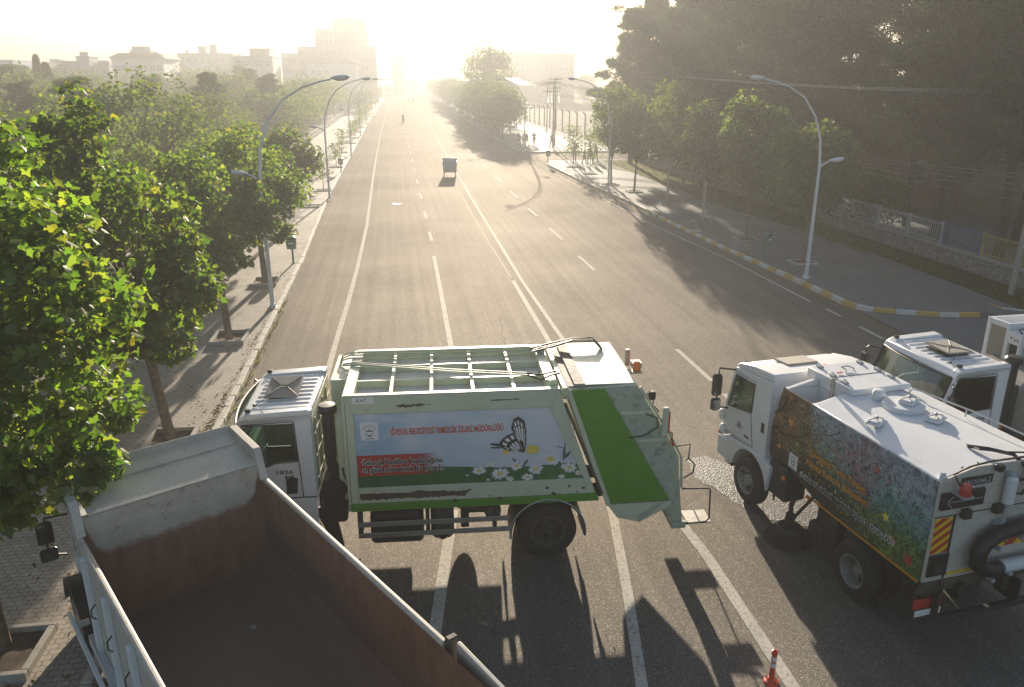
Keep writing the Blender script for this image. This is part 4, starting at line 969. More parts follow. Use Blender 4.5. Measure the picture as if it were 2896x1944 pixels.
branch([(2.45,2.35),(2.25,2.42),(2.05,2.55)], .009); branch([(2.25,2.42),(2.1,2.40),(1.95,2.46)], .007); branch([(3.62,2.3),(3.4,2.42),(3.2,2.48)], .010)
m.build('printed_branch', M['blackp'], mu, smooth=0)
m = MB(); m.box(-.022,-.004,.02,2.44,1.085,1.118); m.build('orange_strip', M['orange_strip'], sw)
SX = lambda y, z, d: frameM((-.016-d, y, z), (0,-1,0), (0,0,1))
def lab(body, y, z, w, h, ink, edge): lettered(mu, body, y, z, w, h, ink, edge, lambda a, b, d: SX(a, b, d))
lab('Çevremizi Temiz Tutalım', 1.98, 1.90, 1.42, .16, M['orangep'], M['rust'])
lab('Hayata Katkıda Bulunalım', 1.98, 1.70, 1.52, .16, M['orangep'], M['rust'])
lab('SİVEREK BELEDİYESİ TEMİZLİK İŞLERİ MÜDÜRLÜĞÜ', 1.72, 1.40, 2.28, .125, M['blackp'], M['whitep'])
city_logo(mu, SX(3.10, 1.52, .0), .25)
for k, (y, z, s, mt) in enumerate(((.80,1.72,.09,'yellowp'),(.62,1.42,.10,'orangep'),(.25,1.32,.11,'redref'),(3.55,1.62,.06,'orangep'),(3.3,2.2,.1,'orangep'),(1.1,2.35,.06,'redtxt'))):
    m = MB(); P = []
    for q in range(10):
        a = 2*math.pi*q/10+.3*k; r = s*(1 if q % 2 == 0 else .5); P.append((-.0145, y+math.cos(a)*r, z+math.sin(a)*r))
    m.poly(P); m.build('printed_leaf', M[mt], mu, smooth=0)
# crisp printed leaves, blossoms and grass flecks scattered through the mural
rd = random.Random(21)
def flecks(nm, mt, n, fy, fz, s0, s1, shape):
    q = MB()
    for _ in range(n):
        y = fy(); z = fz(y)
        if not (.05 < y < 3.78 and 1.16 < z < 2.72) or (y > 2.45 and z < 1.40) or (z > 2.75-(y-3.62)*4 and y > 3.6): continue
        s = rd.uniform(s0, s1); a = rd.uniform(0, 6.28); P = []
        for k in range(shape): 
            r = s*((1, .45)[k % 2] if shape > 5 else (1, .4)[k % 2]); P.append((-.0138, y+math.cos(a+6.283*k/shape)*r, z+math.sin(a+6.283*k/shape)*r))
        q.poly(P)
    o = q.build(nm, mt, mu, smooth=0); o['kind'] = 'stuff'
PT = {k: pm(k, c, .35, var=.25, scale=40) for k, c in dict(teal_print=(.14,.36,.31), dark_print=(.012,.022,.016), pale_print=(.46,.51,.55), blossom_print=(.50,.20,.24), autumn_print=(.40,.14,.03), meadow_green_print=(.16,.30,.05), straw_print=(.50,.43,.12)).items()}
flecks('printed_foliage', PT['teal_print'], 520, lambda: rd.gauss(.75,.55), lambda y: rd.gauss(1.95,.28), .012, .035, 4)
flecks('printed_foliage', PT['dark_print'], 620, lambda: rd.uniform(.1,3.8), lambda y: rd.gauss(1.75+.18*y,.42), .012, .045, 4)
flecks('printed_foliage', PT['pale_print'], 420, lambda: rd.uniform(.1,3.2), lambda y: rd.gauss(2.45,.17), .010, .030, 4)
flecks('printed_blossom', PT['blossom_print'], 260, lambda: rd.gauss(1.7,.55), lambda y: rd.gauss(2.2,.22), .012, .035, 6)
flecks('printed_foliage', PT['autumn_print'], 170, lambda: rd.gauss(3.2,.4), lambda y: rd.gauss(2.0,.3), .012, .036, 8)
flecks('printed_foliage', PT['meadow_green_print'], 420, lambda: rd.gauss(.6,.5), lambda y: rd.gauss(1.5,.16), .012, .045, 4)
flecks('printed_foliage', PT['straw_print'], 180, lambda: rd.gauss(2.4,.5), lambda y: rd.gauss(1.9,.25), .012, .035, 4)
# roof box, hatches, dome
m = MB(); m.prism([(2.62,2.90),(3.86,2.84),(3.86,3.0),(2.62,3.0)], .62, 1.82, 'x'); rb = m.build('roof_box', M['white'], sw, bevel=.015)
m = MB(); m.box(.66,1.78,3.24,3.255,3.0,3.006); m.build('lid_seam', M['greyp'], rb)
def latch(x, y, z, par):
    m = MB(); m.box(x-.03,x+.03,y-.08,y+.08,z,z+.03,.005); m.tube([(x,y-.1,z+.03),(x,y+.04,z+.06)], .012, 5); m.build('latch', M['steel'], par)
for x, y in ((.74,3.3),(.72,2.95),(1.72,3.35),(1.7,2.98),(.8,3.75),(1.66,3.75)): latch(x, y, 3.003, rb)
m = MB(); m.tube([(1.10,3.42,3.0),(1.10,3.42,3.05),(1.10,3.55,3.05),(1.25,3.58,3.05),(1.28,3.45,3.05),(1.28,3.42,3.0)], .012, 5); m.build('handle', M['alu'], rb)
m = MB(); m.box(.88,.98,3.36,3.39,3.015,3.03); m.build('red_handle', M['redref'], rb)
def hatch(x, y, z, s, rot, nm):
    m = MB(); m.M = Matrix.Translation((x, y, z)) @ Matrix.Rotation(rot, 4, 'Z')
    m.box(-s,s,-s*.75,s*.75,0,.045,.012); m.box(-s*.9,s*.9,-s*.65,s*.65,.045,.06,.006); h = m.build(nm, M['white'], sw)
    q = MB(); q.M = m.M; q.tube([(-s*.8,-s*.5,.07),(0,0,.10),(s*.75,-s*.4,.07)], .012, 5); q.tube([(-s*.8,s*.5,.07),(0,0,.10),(s*.6,s*.55,.07)], .012, 5); q.ball((0,0,.1), .028); q.build('clamp', M['steel'], h)
hatch(.34,1.68,2.845,.15,.5,'tank_hatch'); hatch(1.22,1.42,2.905,.16,.45,'tank_hatch')
m = MB(); m.lathe([(0,0),(.33,0),(.33,.06),(.31,.075),(0,.075)], 32, (1.12,2.0,2.895)); m.build('manhole', M['white'], sw, bevel=.006)
hatch(1.22,2.0,2.972,.16,.45,'manhole_hatch')
m = MB(); m.lathe([(0,0),(.10,0),(.105,.05),(.10,.12),(.07,.16),(0,.17)], 18, (.98,2.42,2.90)); m.build('vent_dome', M['white'], sw)
m = MB(); m.tube([(1.68,2.5,2.9),(1.70,2.45,3.0),(1.92,1.4,2.98),(2.02,.5,2.95),(2.02,.42,2.82)], .014, 6); m.tube([(1.90,1.5,2.98),(1.90,1.5,2.84)], .012, 5); m.build('roof_rail', M['steel'], sw)
m = MB(); m.lathe([(0,0),(.028,0),(.028,.5),(.04,.5),(.045,.6),(.025,.66),(0,.66)], 12, (.50,2.98,2.45)); m.build('level_pipe', M['alu'], sw)
m = MB(); m.lathe([(0,0),(.07,0),(.07,.02),(.06,.13),(.045,.165),(0,.17)], 16, (1.05,3.92,2.80)); m.build('beacon', M['amber'], sw)
# cab
cc = bpy.data.objects.new('cab', None); COL.objects.link(cc); cc.parent = sw
CW = 2.20
for x0, x1 in ((.0,.05),(CW-.05,CW)):
    m = MB(); q = lambda pts: m.prism(pts, x0, x1, 'x')
    q([(3.98,1.16),(4.20,1.16),(4.40,1.16),(4.53,1.80),(4.50,2.46),(4.47,2.64),(3.98,2.70)])
    q([(4.40,1.16),(5.50,1.10),(5.50,1.66),(5.40,1.68),(5.28,1.70),(4.56,1.84),(4.53,1.80)])
    q([(5.40,1.68),(5.50,1.66),(5.26,2.52),(5.18,2.44)])
    q([(4.50,2.46),(5.18,2.44),(5.26,2.52),(5.20,2.58),(4.47,2.64)])
    m.build('side_panel', M['white'], cc, bevel=.01)
    m = MB(); m.prism([(4.55,1.84),(4.505,2.45),(5.18,2.43),(5.39,1.69),(5.28,1.71)], x0+.02, x0+.03, 'x'); m.build('side_window', M['glass'], cc)
m = MB(); m.tube([(-.003,4.40,1.2),(-.003,4.56,1.84),(-.003,4.52,2.52),(-.003,5.15,2.49)], .008, 5); m.tube([(-.003,4.40,1.2),(-.003,5.45,1.13)], .007, 5); m.build('door_seam', M['greyp'], cc)
m = MB(); m.tube([(-.006,4.56,1.85),(-.006,4.51,2.45),(-.006,5.17,2.43),(-.006,5.38,1.70),(-.006,5.27,1.715),(-.006,4.56,1.85)], .013, 5); m.build('window_seal', M['black'], cc)
m = MB(); m.prism([(3.98,2.70),(4.47,2.64),(5.20,2.58),(5.24,2.62),(5.10,2.70),(4.6,2.80),(3.98,2.84)], .02, CW-.02, 'x'); m.build('roof', M['white'], cc, bevel=.04, seg=3)
m = MB(); m.M = Matrix.Translation((.95,4.62,2.795)) @ Matrix.Rotation(R(-4), 4, 'X'); m.box(-.34,.34,-.2,.28,.0,.035,.015); m.build('roof_hatch', M['hatch'], cc)
m = MB(); m.box(.62,1.28,4.42,4.9,2.775,2.79); m.build('hatch_frame', M['black'], cc)
for x in (.14,CW-.2): 
    m = MB(); m.box(x,x+.09,5.06,5.15,2.66,2.715,.012); m.build('marker_lamp', M['black'], cc)
m = MB(); m.add([(.05,5.50,1.66),(CW-.05,5.50,1.66),(CW-.05,5.24,2.56),(.05,5.24,2.56)], [(0,1,2,3)]); m.build('windscreen', M['screen'], cc)
m = MB(); m.box(.0,CW,5.40,5.56,1.0,1.65,.03); m.box(.05,CW-.05,3.98,4.03,1.16,2.72); m.build('front_panel', M['white'], cc)
m = MB()
for k in range(9): m.box(.04,.06,4.0,4.35,1.35+k*.14,1.37+k*.14)
m.box(-.012,.0,4.02,4.30,1.2,2.6)
m = MB(); m.box(-.02,CW+.02,5.2,5.66,.48,.98,.05); m.build('bumper', M['white'], cc)
for y, z in ((5.35,1.12),(5.42,1.42)):
    m = MB(); m.ball((-.03,y+.12,z), .05, .09, .12); m.build('corner_deflector', M['white'], cc)
m = MB(); m.ball((-.05,5.50,1.05), .04, .05, .045); m.build('indicator', M['redlens'], cc)
for x0, x1 in ((-.05,.3),(CW-.3,CW+.05)):
    arc = [(4.39+.60*math.cos(a), .50+.60*math.sin(a)) for a in np.linspace(.10, math.pi-.1, 14)]
    m = MB(); m.prism([(5.24,.48),(5.24,1.08),(4.40,1.155),(3.98,1.155),(3.72,1.10),(3.72,.98)] + [p for p in arc[::-1]], x0, x1, 'x'); m.build('wheel_arch', M['white'], cc, bevel=.012)
m = MB(); m.box(-.04,.2,4.98,5.22,.78,.82); m.box(-.04,.2,4.98,5.22,.50,.54); m.build('step', M['chassis'], cc)
m = MB(); m.box(-.008,.0,4.08,4.18,1.62,1.82,.003); m.build('vent', M['black'], cc)
m = MB(); m.box(.08,CW-.08,4.05,5.4,1.05,1.15); m.box(.08,CW-.08,5.15,5.42,1.15,1.72,.05); m.build('dashboard', M['dash'], cc)
for x in (.3,1.4):
    m = MB(); m.box(x,x+.5,4.2,4.75,1.2,1.42,.05); m.box(x,x+.5,4.12,4.27,1.4,2.15,.05); m.build('seat', M['seatm'], cc)
m = MB(); ring = [Vector((.55,5.0,1.80)) + Vector((math.sin(a)*.21, math.cos(a)*.16, math.cos(a)*.12)) for a in np.linspace(0, 2*math.pi, 21)]; m.tube(ring, .016, 6, cap=False); m.tube([(.55,5.0,1.8),(.55,5.2,1.6)], .025, 6); m.build('steering_wheel', M['black'], cc)
m = MB(); m.ball((.25,5.22,1.98), .05, .05, .05); m.tube([(.25,5.25,1.72),(.25,5.22,1.97)], .01, 5); m.build('toy_flower', M['yellowp'], cc)
for s, x in ((-1,.0),(1,CW)):
    m = MB(); xx = x+s*.24; m.tube([(x,5.2,2.52),(xx,5.42,2.50),(xx,5.44,2.3),(xx,5.46,1.66),(x,5.38,1.62)], .02, 6); m.box(xx-.1,xx+.1,5.42,5.54,1.88,2.36,.04); m.box(xx-.1,xx+.1,5.42,5.54,1.56,1.84,.04); m.build('mirror', M['black'], cc)
    m = MB(); m.box(xx-.08,xx+.08,5.414,5.418,1.92,2.32); m.box(xx-.08,xx+.08,5.414,5.418,1.60,1.80); m.build('mirror_glass', M['mirror'], cc)
emblem(cc, (-.004,4.92,1.44), (0,-1,0), (0,0,1), .12)
m = MB(); m.box(-.004,.0,4.55,4.72,1.28,1.33); m.build('model_badge', M['greyp'], cc)
for y in (4.39, 1.24):
    for x, f in ((.05,-1),(TW-.05,1)):
        wheel(sw, x, y, .48, .27, M['rim'], f, 'x', dish=y < 3)
        if y < 3: wheel(sw, x-f*.32, y, .48, .27, M['rim'], f, 'x')
m = MB()
for x in (.65,1.45): m.box(x,x+.1,-.1,5.2,.75,1.0)
m.box(.5,1.7,3.9,5.2,.55,1.0,.05); m.box(.5,1.7,1.0,1.5,.35,.7,.05); m.box(.02,.5,3.3,3.85,.55,1.25,.04)
m.build('chassis', M['chassis'], sw)
# side brush with its arm
m = MB(); m.lathe([(0,.30),(.20,.30),(.24,.24),(.24,.20),(0,.20)], 24, (-.02,2.98,0)); br = m.build('side_brush', M['chassis'], sw)
m = MB(); rd = random.Random(4)
for k in range(80):
    a = 2*math.pi*k/80; r1 = .42+rd.uniform(-.03,.03); m.tube([(-.02+.2*math.cos(a),2.98+.2*math.sin(a),.22),(-.02+.33*math.cos(a),2.98+.33*math.sin(a),.16),(-.02+r1*math.cos(a),2.98+r1*math.sin(a),.02)], .009, 4, False)
m.build('bristles', M['rubber'], br)
m = MB(); m.tube([(.4,3.3,.8),(.1,3.15,.62),(-.02,2.98,.35)], .045, 8); m.tube([(.5,3.0,.85),(.05,2.9,.55),(-.02,2.98,.32)], .03, 8); m.lathe([(0,.3),(.09,.3),(.09,.52),(0,.52)], 14, (-.02,2.98,0)); m.tube([(.1,3.4,.75),(.12,3.75,.6),(.05,3.6,.45)], .02, 6)
m.box(.05,.35,2.2,2.6,.35,.65,.05); m.box(.1,.3,1.9,2.15,.25,.9,.03); m.build('brush_arm', M['chassis'], sw)
m = MB(); m.box(.12,.16,1.95,2.45,.45,1.1); m.build('rubber_guard', M['chassis'], sw)
for y in (3.35,2.62):
    m = MB(); m.box(-.01,.03,y-.05,y+.05,1.02,1.09,.01); m.build('side_marker', M['amber'], sw)
# rear face
m = MB(); m.prism([(.0,1.12),(.0,2.75),(.60,2.90),(1.60,2.90),(TW,2.75),(TW,1.12)], -.05, .0); m.build('rear_door', M['white_dirty'], sw, bevel=.015)
RY = -.053
m = MB(); m.box(.0,TW,RY-.004,RY+.01,2.185,2.20); m.box(.33,.36,RY-.012,RY+.01,1.15,2.185); m.build('door_seam', M['chassis'], sw)
def stripes(nm, x0, x1, z0, z1, sw_, slope, par):
    m = MB(); m.box(x0,x1,RY-.006,RY-.001,z0,z1); o = m.build(nm, M['yellowref'], par)
    q = MB(); k = -6
    while k < 24:                                                     # diagonal red bars clipped to the plate
        b = z0+k*sw_*2-(slope*(x1-x0) if slope > 0 else 0); P = [(x0,b),(x1,b+slope*(x1-x0)),(x1,b+slope*(x1-x0)+sw_),(x0,b+sw_)]
        for ed, lim, sg in ((1,z0,1),(1,z1,-1)):
            out = []
            for i in range(len(P)):
                p1, p2 = P[i], P[(i+1) % len(P)]; d1, d2 = sg*(p1[1]-lim), sg*(p2[1]-lim)
                if d1 >= 0: out.append(p1)
                if d1*d2 < 0: u = d1/(d1-d2); out.append((p1[0]+(p2[0]-p1[0])*u, lim))
            P = out
            if not P: break
        if len(P) >= 3: q.poly([(x, RY-.0085, z) for x, z in P])
        k += 1
    q.build('red_bars', M['redref'], o, smooth=0); return o
stripes('striped_board', .025,.315,1.60,2.17,.075,.62, sw); stripes('striped_board', .78,1.04,1.52,1.68,.16,-.9, sw); stripes('striped_board', 1.25,1.85,1.52,1.68,.2,1.2, sw)
m = MB(); m.box(.03,.37,RY-.03,RY,1.22,1.58,.01); tl = m.build('tail_lamp', M['black'], sw)
m = MB(); m.lathe([(0,-.02),(.10,-.02),(.10,0),(0,0)], 18, (.2,RY-.03,1.38), 'y'); m.build('lens', M['chassis'], tl)
m = MB(); m.box(.34,.88,RY-.012,RY,2.63,2.77,.004); bd = m.build('maker_plate', M['chassis'], sw)
text('ERDEMLİ', M['steel'], bd, 'lettering', .46, .085, frameM((.61,RY-.014,2.70), (1,0,0), (0,0,1)), .02)
m = MB(); m.box(.03,.76,RY-.05,RY,2.32,2.58,.01); ab = m.build('arrow_board', M['blackp'], sw)
m = MB()
for k in range(22): m.ball((.16+k*.026,RY-.052,2.44), .007, .007, .007, 6, 4)
for k in range(5):
    for s in (-1,1): m.ball((.13+k*.018,RY-.052,2.44+s*(k+1)*.017), .007, .007, .007, 6, 4)
m.build('arrow_lamps', M['whitep'], ab)
m = MB(); m.lathe([(0,0),(.055,0),(.045,.004),(0,.004)], 14, (.45,RY-.055,2.55), 'y'); m.build('round_badge', M['redlens'], ab)
m = MB(); m.lathe([(0,0),(.075,0),(.075,.05),(.07,.12),(.05,.17),(0,.18)], 16, (.27,RY-.16,2.60)); m.build('rear_beacon', M['redlens'], sw)
m = MB(); m.box(.18,.36,RY-.24,RY,2.575,2.60); m.build('beacon_bracket', M['steel'], sw)
m = MB(); m.tube([(.22,RY,2.82),(.2,RY-.06,2.78),(.24,RY-.16,2.66)], .012, 5); m.build('beacon_cable', M['black'], sw)
m = MB(); m.tube([(.20,-.03,2.83),(.45,-.05,2.93),(.75,-.06,2.97),(1.1,-.05,2.96),(1.6,-.06,2.96)], .014, 6)
for x in (.32,.58,.85): m.tube([(x,-.03,2.86+.14*min(x,.6)/.6-.02),(x,-.05,2.93+.04*x)], .01, 5)
m.tube([(.95,.5,2.92),(1.05,.25,2.98),(1.3,.05,2.95),(1.42,-.10,2.8),(1.45,-.14,2.5)], .028, 8); m.tube([(.98,.55,2.92),(.95,.3,2.96),(1.2,.1,2.98),(1.7,.0,2.95)], .014, 6)
m.tube([(1.25,-.09,2.62),(1.38,-.13,2.64),(1.46,-.13,2.52),(1.40,-.12,2.40),(1.26,-.09,2.42)], .02, 6)
m.build('cable_loom', M['black'], sw)
m = MB(); m.box(.86,.98,RY-.10,RY,2.82,2.92,.02); m.build('rear_work_light', M['black'], sw)
m = MB(); m.lathe([(0,2.32),(.075,2.32),(.078,2.34),(.078,2.70),(.05,2.73),(0,2.73)], 16, (1.13,RY-.10,0)); cyl = m.build('ram', M['white'], sw)
m = MB(); m.lathe([(0,1.95),(.03,1.95),(.03,2.32),(0,2.32)], 10, (1.13,RY-.10,0)); m.box(1.05,1.21,RY-.15,RY,1.92,2.0,.01); m.box(1.08,1.18,RY-.12,RY,2.7,2.78,.01); m.build('ram_rod', M['steel'], cyl)
for x in (.42,.97):
    m = MB(); m.box(x,x+.14,RY-.10,RY,2.14,2.28,.015); m.build('door_catch', M['chassis'], sw)
m = MB(); m.prism([(.02,2.75),(.05,2.86),(.10,2.86),(.14,2.76)], .0, .03); m.build('lifting_lug', M['white'], sw)
m = MB(); pts = [(2.1,RY-.16,1.92),(1.3,RY-.16,1.92),(1.0,RY-.17,1.88),(.80,RY-.17,1.76),(.72,RY-.17,1.58),(.74,RY-.17,1.42),(.86,RY-.17,1.31),(1.02,RY-.17,1.28),(1.15,RY-.17,1.28)]
m.tube(pts, .115, 14); ho = m.build('suction_hose', M['black'], sw)
m = MB(); m.lathe([(0,-.5),(.10,-.5),(.10,.5),(0,.5)], 16, (1.68,RY-.17,1.30), 'x'); m.build('suction_pipe', M['galv'], ho)
m = MB()
for x, z in ((.98,1.68),(1.36,1.80),(.98,1.16),(1.28,1.22)):
    m = MB(); m.box(x-.03,x+.03,RY-.29,RY-.02,z-.03,z+.03,.01); m.build('hose_clip', M['steel'], sw)
m = MB(); m.tube([(1.2,RY-.08,1.80),(1.2,RY-.1,1.70),(1.26,RY-.1,1.66)], .018, 6); m.build('red_handle', M['redref'], sw)
m = MB(); m.box(.40,1.02,RY-.004,RY,1.19,1.235); m.build('yellow_strip', M['yellowref'], sw)
m = MB(); m.box(1.45,2.1,RY-.004,RY,1.19,1.235); m.build('yellow_strip', M['yellowref'], sw)
m = MB(); m.prism([(.0,1.11),(-.055,1.11),(-.06,1.09),(.02,.86),(.06,.86)], .01, TW-.01, 'x'); m.build('rear_skirt', M['rimdark'], sw, bevel=.006)
m = MB()
for x in (.3,.98):
    m = MB(); m.tube([(x,RY-.02,1.12),(x+.02,RY-.06,1.02),(x+.04,RY-.03,.93)], .022, 6); m.build('skirt_latch', M['chassis'], sw)
m = MB(); m.box(.02,.5,.02,.06,.60,.76,.01); m.build('rear_lamp', M['redref'], sw)
m = MB(); m.box(.02,.48,-.01,.0,.50,.60); npl = m.build('number_plate', M['whitep'], sw)
m = MB(); m.box(.1,2.1,-.12,-.02,.42,.50,.01); m.build('under_run_bar', M['chassis'], sw)
for x in (.3,1.8):
    m = MB(); m.box(x,x+.04,-.1,.3,.45,.85); m.build('bar_bracket', M['chassis'], sw)

# ================= white lorry parked beyond the sweeper =================
t2 = thing('tanker_lorry', 'white lorry with a big windscreen beyond the sweeper, a tall white unit on its back', 'lorry', (11.3,12.42,0), R(3.0))
c2 = bpy.data.objects.new('cab', None); COL.objects.link(c2); c2.parent = t2; c2.location = (0, .0, -.05)
cargo_cab(c2, False, False)
m = MB(); m.lathe([(.0,1.4),(.085,1.4),(.085,1.6),(.10,1.62),(.10,2.86),(.075,2.88),(.15,2.89),(.16,2.93),(.16,2.98),(.13,3.02),(0,3.03)], 20, (.16,.14,0)); m.build('air_intake', M['black'], t2)
m = MB()
for y in (.7,1.35): m.box(-1.3,6.5,y,y+.08,.78,1.02)
m.box(.1,.7,.1,.7,.8,1.4,.06); m.tube([(.1,.2,1.3),(.4,.1,1.1),(.6,.3,.9)], .09, 8); m.box(.35,.55,.25,.9,1.0,2.35,.03); m.tube([(.3,.15,1.0),(.3,.2,2.2)], .02, 6); m.box(-1.2,0,.7,1.4,.6,1.35)
m.build('chassis', M['chassis'], t2)
m = MB(); m.tube([(.05,.1,1.62),(.18,.12,1.55),(.22,.2,1.4)], .05, 8); m.build('orange_hose', M['orangep'], t2)
for x in (-.80,4.2):
    for y, f in ((.17,-1),(1.92,1)): wheel(t2, x, y, .50, .28, M['rimdark'], f)
m = MB(); m.box(.62,5.6,.25,2.1,1.15,2.35,.15); m.build('tank', M['alu'], t2)
# tall white unit: framed left face with a brown panel, lower box in front of it
m = MB()
m.box(1.42,3.4,2.17,2.27,2.2,3.12); m.box(1.42,3.4,1.68,1.74,2.2,3.12); m.box(1.42,1.50,1.74,2.17,3.0,3.12); m.box(1.42,1.50,1.74,2.17,2.2,2.30); m.box(1.50,3.4,1.74,2.17,2.8,2.9)
un = m.build('pump_housing', M['white'], t2, bevel=.008)
m = MB(); m.box(1.445,1.48,1.74,2.17,2.30,3.0); m.build('brown_panel', M['hatch'], un)
m = MB(); m.box(1.38,2.3,1.28,1.66,2.74,2.99); m.box(1.38,1.45,1.28,1.66,2.2,2.28); m.box(1.38,1.45,1.28,1.34,2.28,2.74); m.box(1.38,1.45,1.60,1.66,2.28,2.74); m.box(2.1,2.3,1.28,1.66,2.2,2.74); m.build('control_box', M['white'], t2, bevel=.006)
m = MB(); m.box(1.46,1.5,1.34,1.60,2.28,2.74); m.build('box_opening', M['chassis'], t2)
m = MB(); m.tube([(1.45,1.36,3.0),(1.5,1.5,3.04),(1.8,1.56,3.05),(2.1,1.5,3.04)], .015, 6); m.build('hose', M['black'], t2)
text('EFE', M['greyp'], t2, 'lettering', .13, .06, frameM((1.377,1.39,2.84), (0,-1,0), (0,0,1)), .01)
m = MB(); P = []
for q in range(8):
    a = 2*math.pi*q/8+math.pi/2; r = .05 if q % 2 == 0 else .015; P.append((1.376, 1.53-math.cos(a)*r, 2.87+math.sin(a)*r))
m.poly(P); m.build('star_mark', M['greyp'], t2, smooth=0)

t = tag(None or thing('paper_scrap', 'small crumpled white scrap lying on the floor of the dump truck bed', 'scrap', (-2.16,8.85,1.272)), None, None)
m = MB(); rd = random.Random(2); vs_ = [(x*.03+rd.uniform(-.015,.015), y*.028+rd.uniform(-.015,.015), rd.uniform(.0,.035)) for x in range(4) for y in range(3)]
m.add(vs_, [(i*3+j,(i+1)*3+j,(i+1)*3+j+1,i*3+j+1) for i in range(3) for j in range(2)]); m.build('sheet', M['alu'], t, smooth=0)
# ------------------------------------------------------------------ street furniture
PZ = .125
ORD = ['nearest','second','third','fourth','fifth','sixth','seventh','eighth','ninth','tenth','eleventh','twelfth','thirteenth','fourteenth']
def street_lamp(label, loc, rz, group):
    t = thing('street_lamp', label, 'street lamp', loc, rz, group)          # local +x points over the road
    m = MB(); m.tube([(0,0,0),(0,0,4.6),(.10,0,5.6),(.42,0,6.5),(.95,0,7.2),(1.65,0,7.62),(2.3,0,7.82),(2.65,0,7.88)], [.08,.058,.048,.041,.036,.032,.029,.026], 12); m.build('pole', M['galv'], t)
    m = MB(); m.lathe([(0,0),(.17,0),(.17,.02),(.12,.03),(.12,.12),(0,.12)], 12); m.build('base_plate', M['galv'], t)
    m = MB(); m.tube([(0,0,4.55),(-.25,0,4.72),(-.42,0,4.78)], [.045,.035,.03], 8); m.build('low_arm', M['galv'], t)
    for cx, cz, s, tl in ((2.95,7.93,1,.10),(-.70,4.83,-1,.16)):
        mm = Matrix.Translation((cx,0,cz)) @ Matrix.Rotation(-s*tl, 4, 'Y')
        m = MB(); m.M = mm; m.ball((0,0,.02), .34, .13, .07, 16, 10); h = m.build('lamp_head', M['galv'], t)
        q = MB(); q.M = mm; q.ball((s*.05,0,-.03), .25, .12, .075, 14, 8); q.build('lamp_glass', M['lampglass'], h)
    return t
s0 = street_lamp('nearest of the arched grey street lamps on the left pavement, beside the plane trees', (-4.70,28.6,PZ), 0, 'street lamps along the left pavement')
for i, (x, y) in enumerate(((-4.72,56.6),(-4.85,90.3),(-5.0,121),(-5.0,152),(-4.8,184),(-4.6,216),(-4.3,248),(-4.0,280))):
    dup(s0, (x, y, PZ), 0, '%s arched grey street lamp counted along the left kerb' % ORD[i+1])
s1 = dup(s0, (16.75,30.0,PZ), math.pi, 'tall arched grey street lamp by the yellow and white kerb, nearest on the right', 'street lamps along the right pavement')
for i, (x, y) in enumerate(((15.6,57.8),(14.9,93),(15.3,125),(15.5,157))):
    dup(s0, (x, y, PZ), math.pi, '%s arched grey street lamp counted along the right kerb' % ORD[i+1], 'street lamps along the right pavement')

def litter_bin(label, loc, group, rz=0.0):
    t = thing('litter_bin', label, 'litter bin', loc, rz, group)
    m = MB(); m.tube([(0,0,0),(0,0,1.25)], .045, 10); m.lathe([(0,0),(.11,0),(.11,.015),(0,.015)], 12); m.build('post', M['greenpl'], t)
    m = MB(); m.prism([(-.19,-.28),(.19,-.28),(.22,.0),(.22,.22),(.12,.30),(-.12,.30),(-.22,.22),(-.22,.0)], -.30, -.04); m.M = None
    o = m.build('bin', M['greenpl'], t, bevel=.03); o.location = (0, 0, .98)
    m = MB(); m.box(-.15,.15,-.305,-.30,1.12,1.2); m.build('slot', M['black'], t)
    m = MB(); m.box(-.12,.12,-.306,-.301,.92,1.0); m.build('label_plate', M['galv'], t)
    return t
b0 = litter_bin('green litter bin on a post under the plane trees at the left kerb', (-4.80,35.9,PZ), 'green litter bins on posts')
dup(b0, (-4.9,73,PZ), 0, 'small distant green litter bin among the saplings on the left pavement')
dup(b0, (16.55,33.7,PZ), .5, 'green litter bin on a post near the tall lamp on the right pavement')
dup(b0, (14.85,78.2,PZ), .0, 'green litter bin on a post at the corner of the side road')

def tree_pit(label, loc, w, d, h, group, rz=0.0, mat='concrete'):
    t = thing('tree_pit', label, 'tree pit', loc, rz, group); k = .10
    m = MB(); a, b = w/2, d/2
    m.box(-a,a,-b,-b+k,-.05,h,.012); m.box(-a,a,b-k,b,-.05,h-.004,.012); m.box(-a,-a+k,-b+k,b-k,-.05,h-.002,.012); m.box(a-k,a,-b+k,b-k,-.05,h-.003,.012); m.build('edging', M[mat], t)
    m = MB(); n = 8; vs_ = []; rd = random.Random(int(loc[1]*10))
    for i in range(n+1):
        for j in range(n+1): vs_.append((-a+.08+(w-.16)*i/n, -b+.08+(d-.16)*j/n, .015+rd.uniform(0,.035)))
    m.add(vs_, [(i*(n+1)+j, (i+1)*(n+1)+j, (i+1)*(n+1)+j+1, i*(n+1)+j+1) for i in range(n) for j in range(n)]); m.build('soil', M['soil'], t)
    return t
LT = [(-6.0,10.43),(-5.40,17.4),(-5.52,24.9),(-5.53,32.5),(-6.02,43.3)]
G1 = 'tree pits on the left pavement'
tree_pit('concrete edged tree pit beside the dump truck, in the bottom left corner', (-5.95,10.25,PZ), 1.15, 1.15, .13, G1)
tree_pit('concrete edged tree pit between the dump bed and the white cab of the garbage truck', (-5.40,17.35,PZ), 1.05, 1.1, .14, G1)
tree_pit('concrete edged tree pit around the thin trunk left of the first lamp', (-5.52,24.95,PZ), 1.05, 1.3, .14, G1)
tree_pit('tree pit with dry weeds just behind the first left street lamp', (-5.53,32.4,PZ), 1.05, 1.3, .12, G1)
tree_pit('tree pit beyond the green bin on the left pavement', (-6.02,43.3,PZ), 1.05, 1.3, .10, G1)
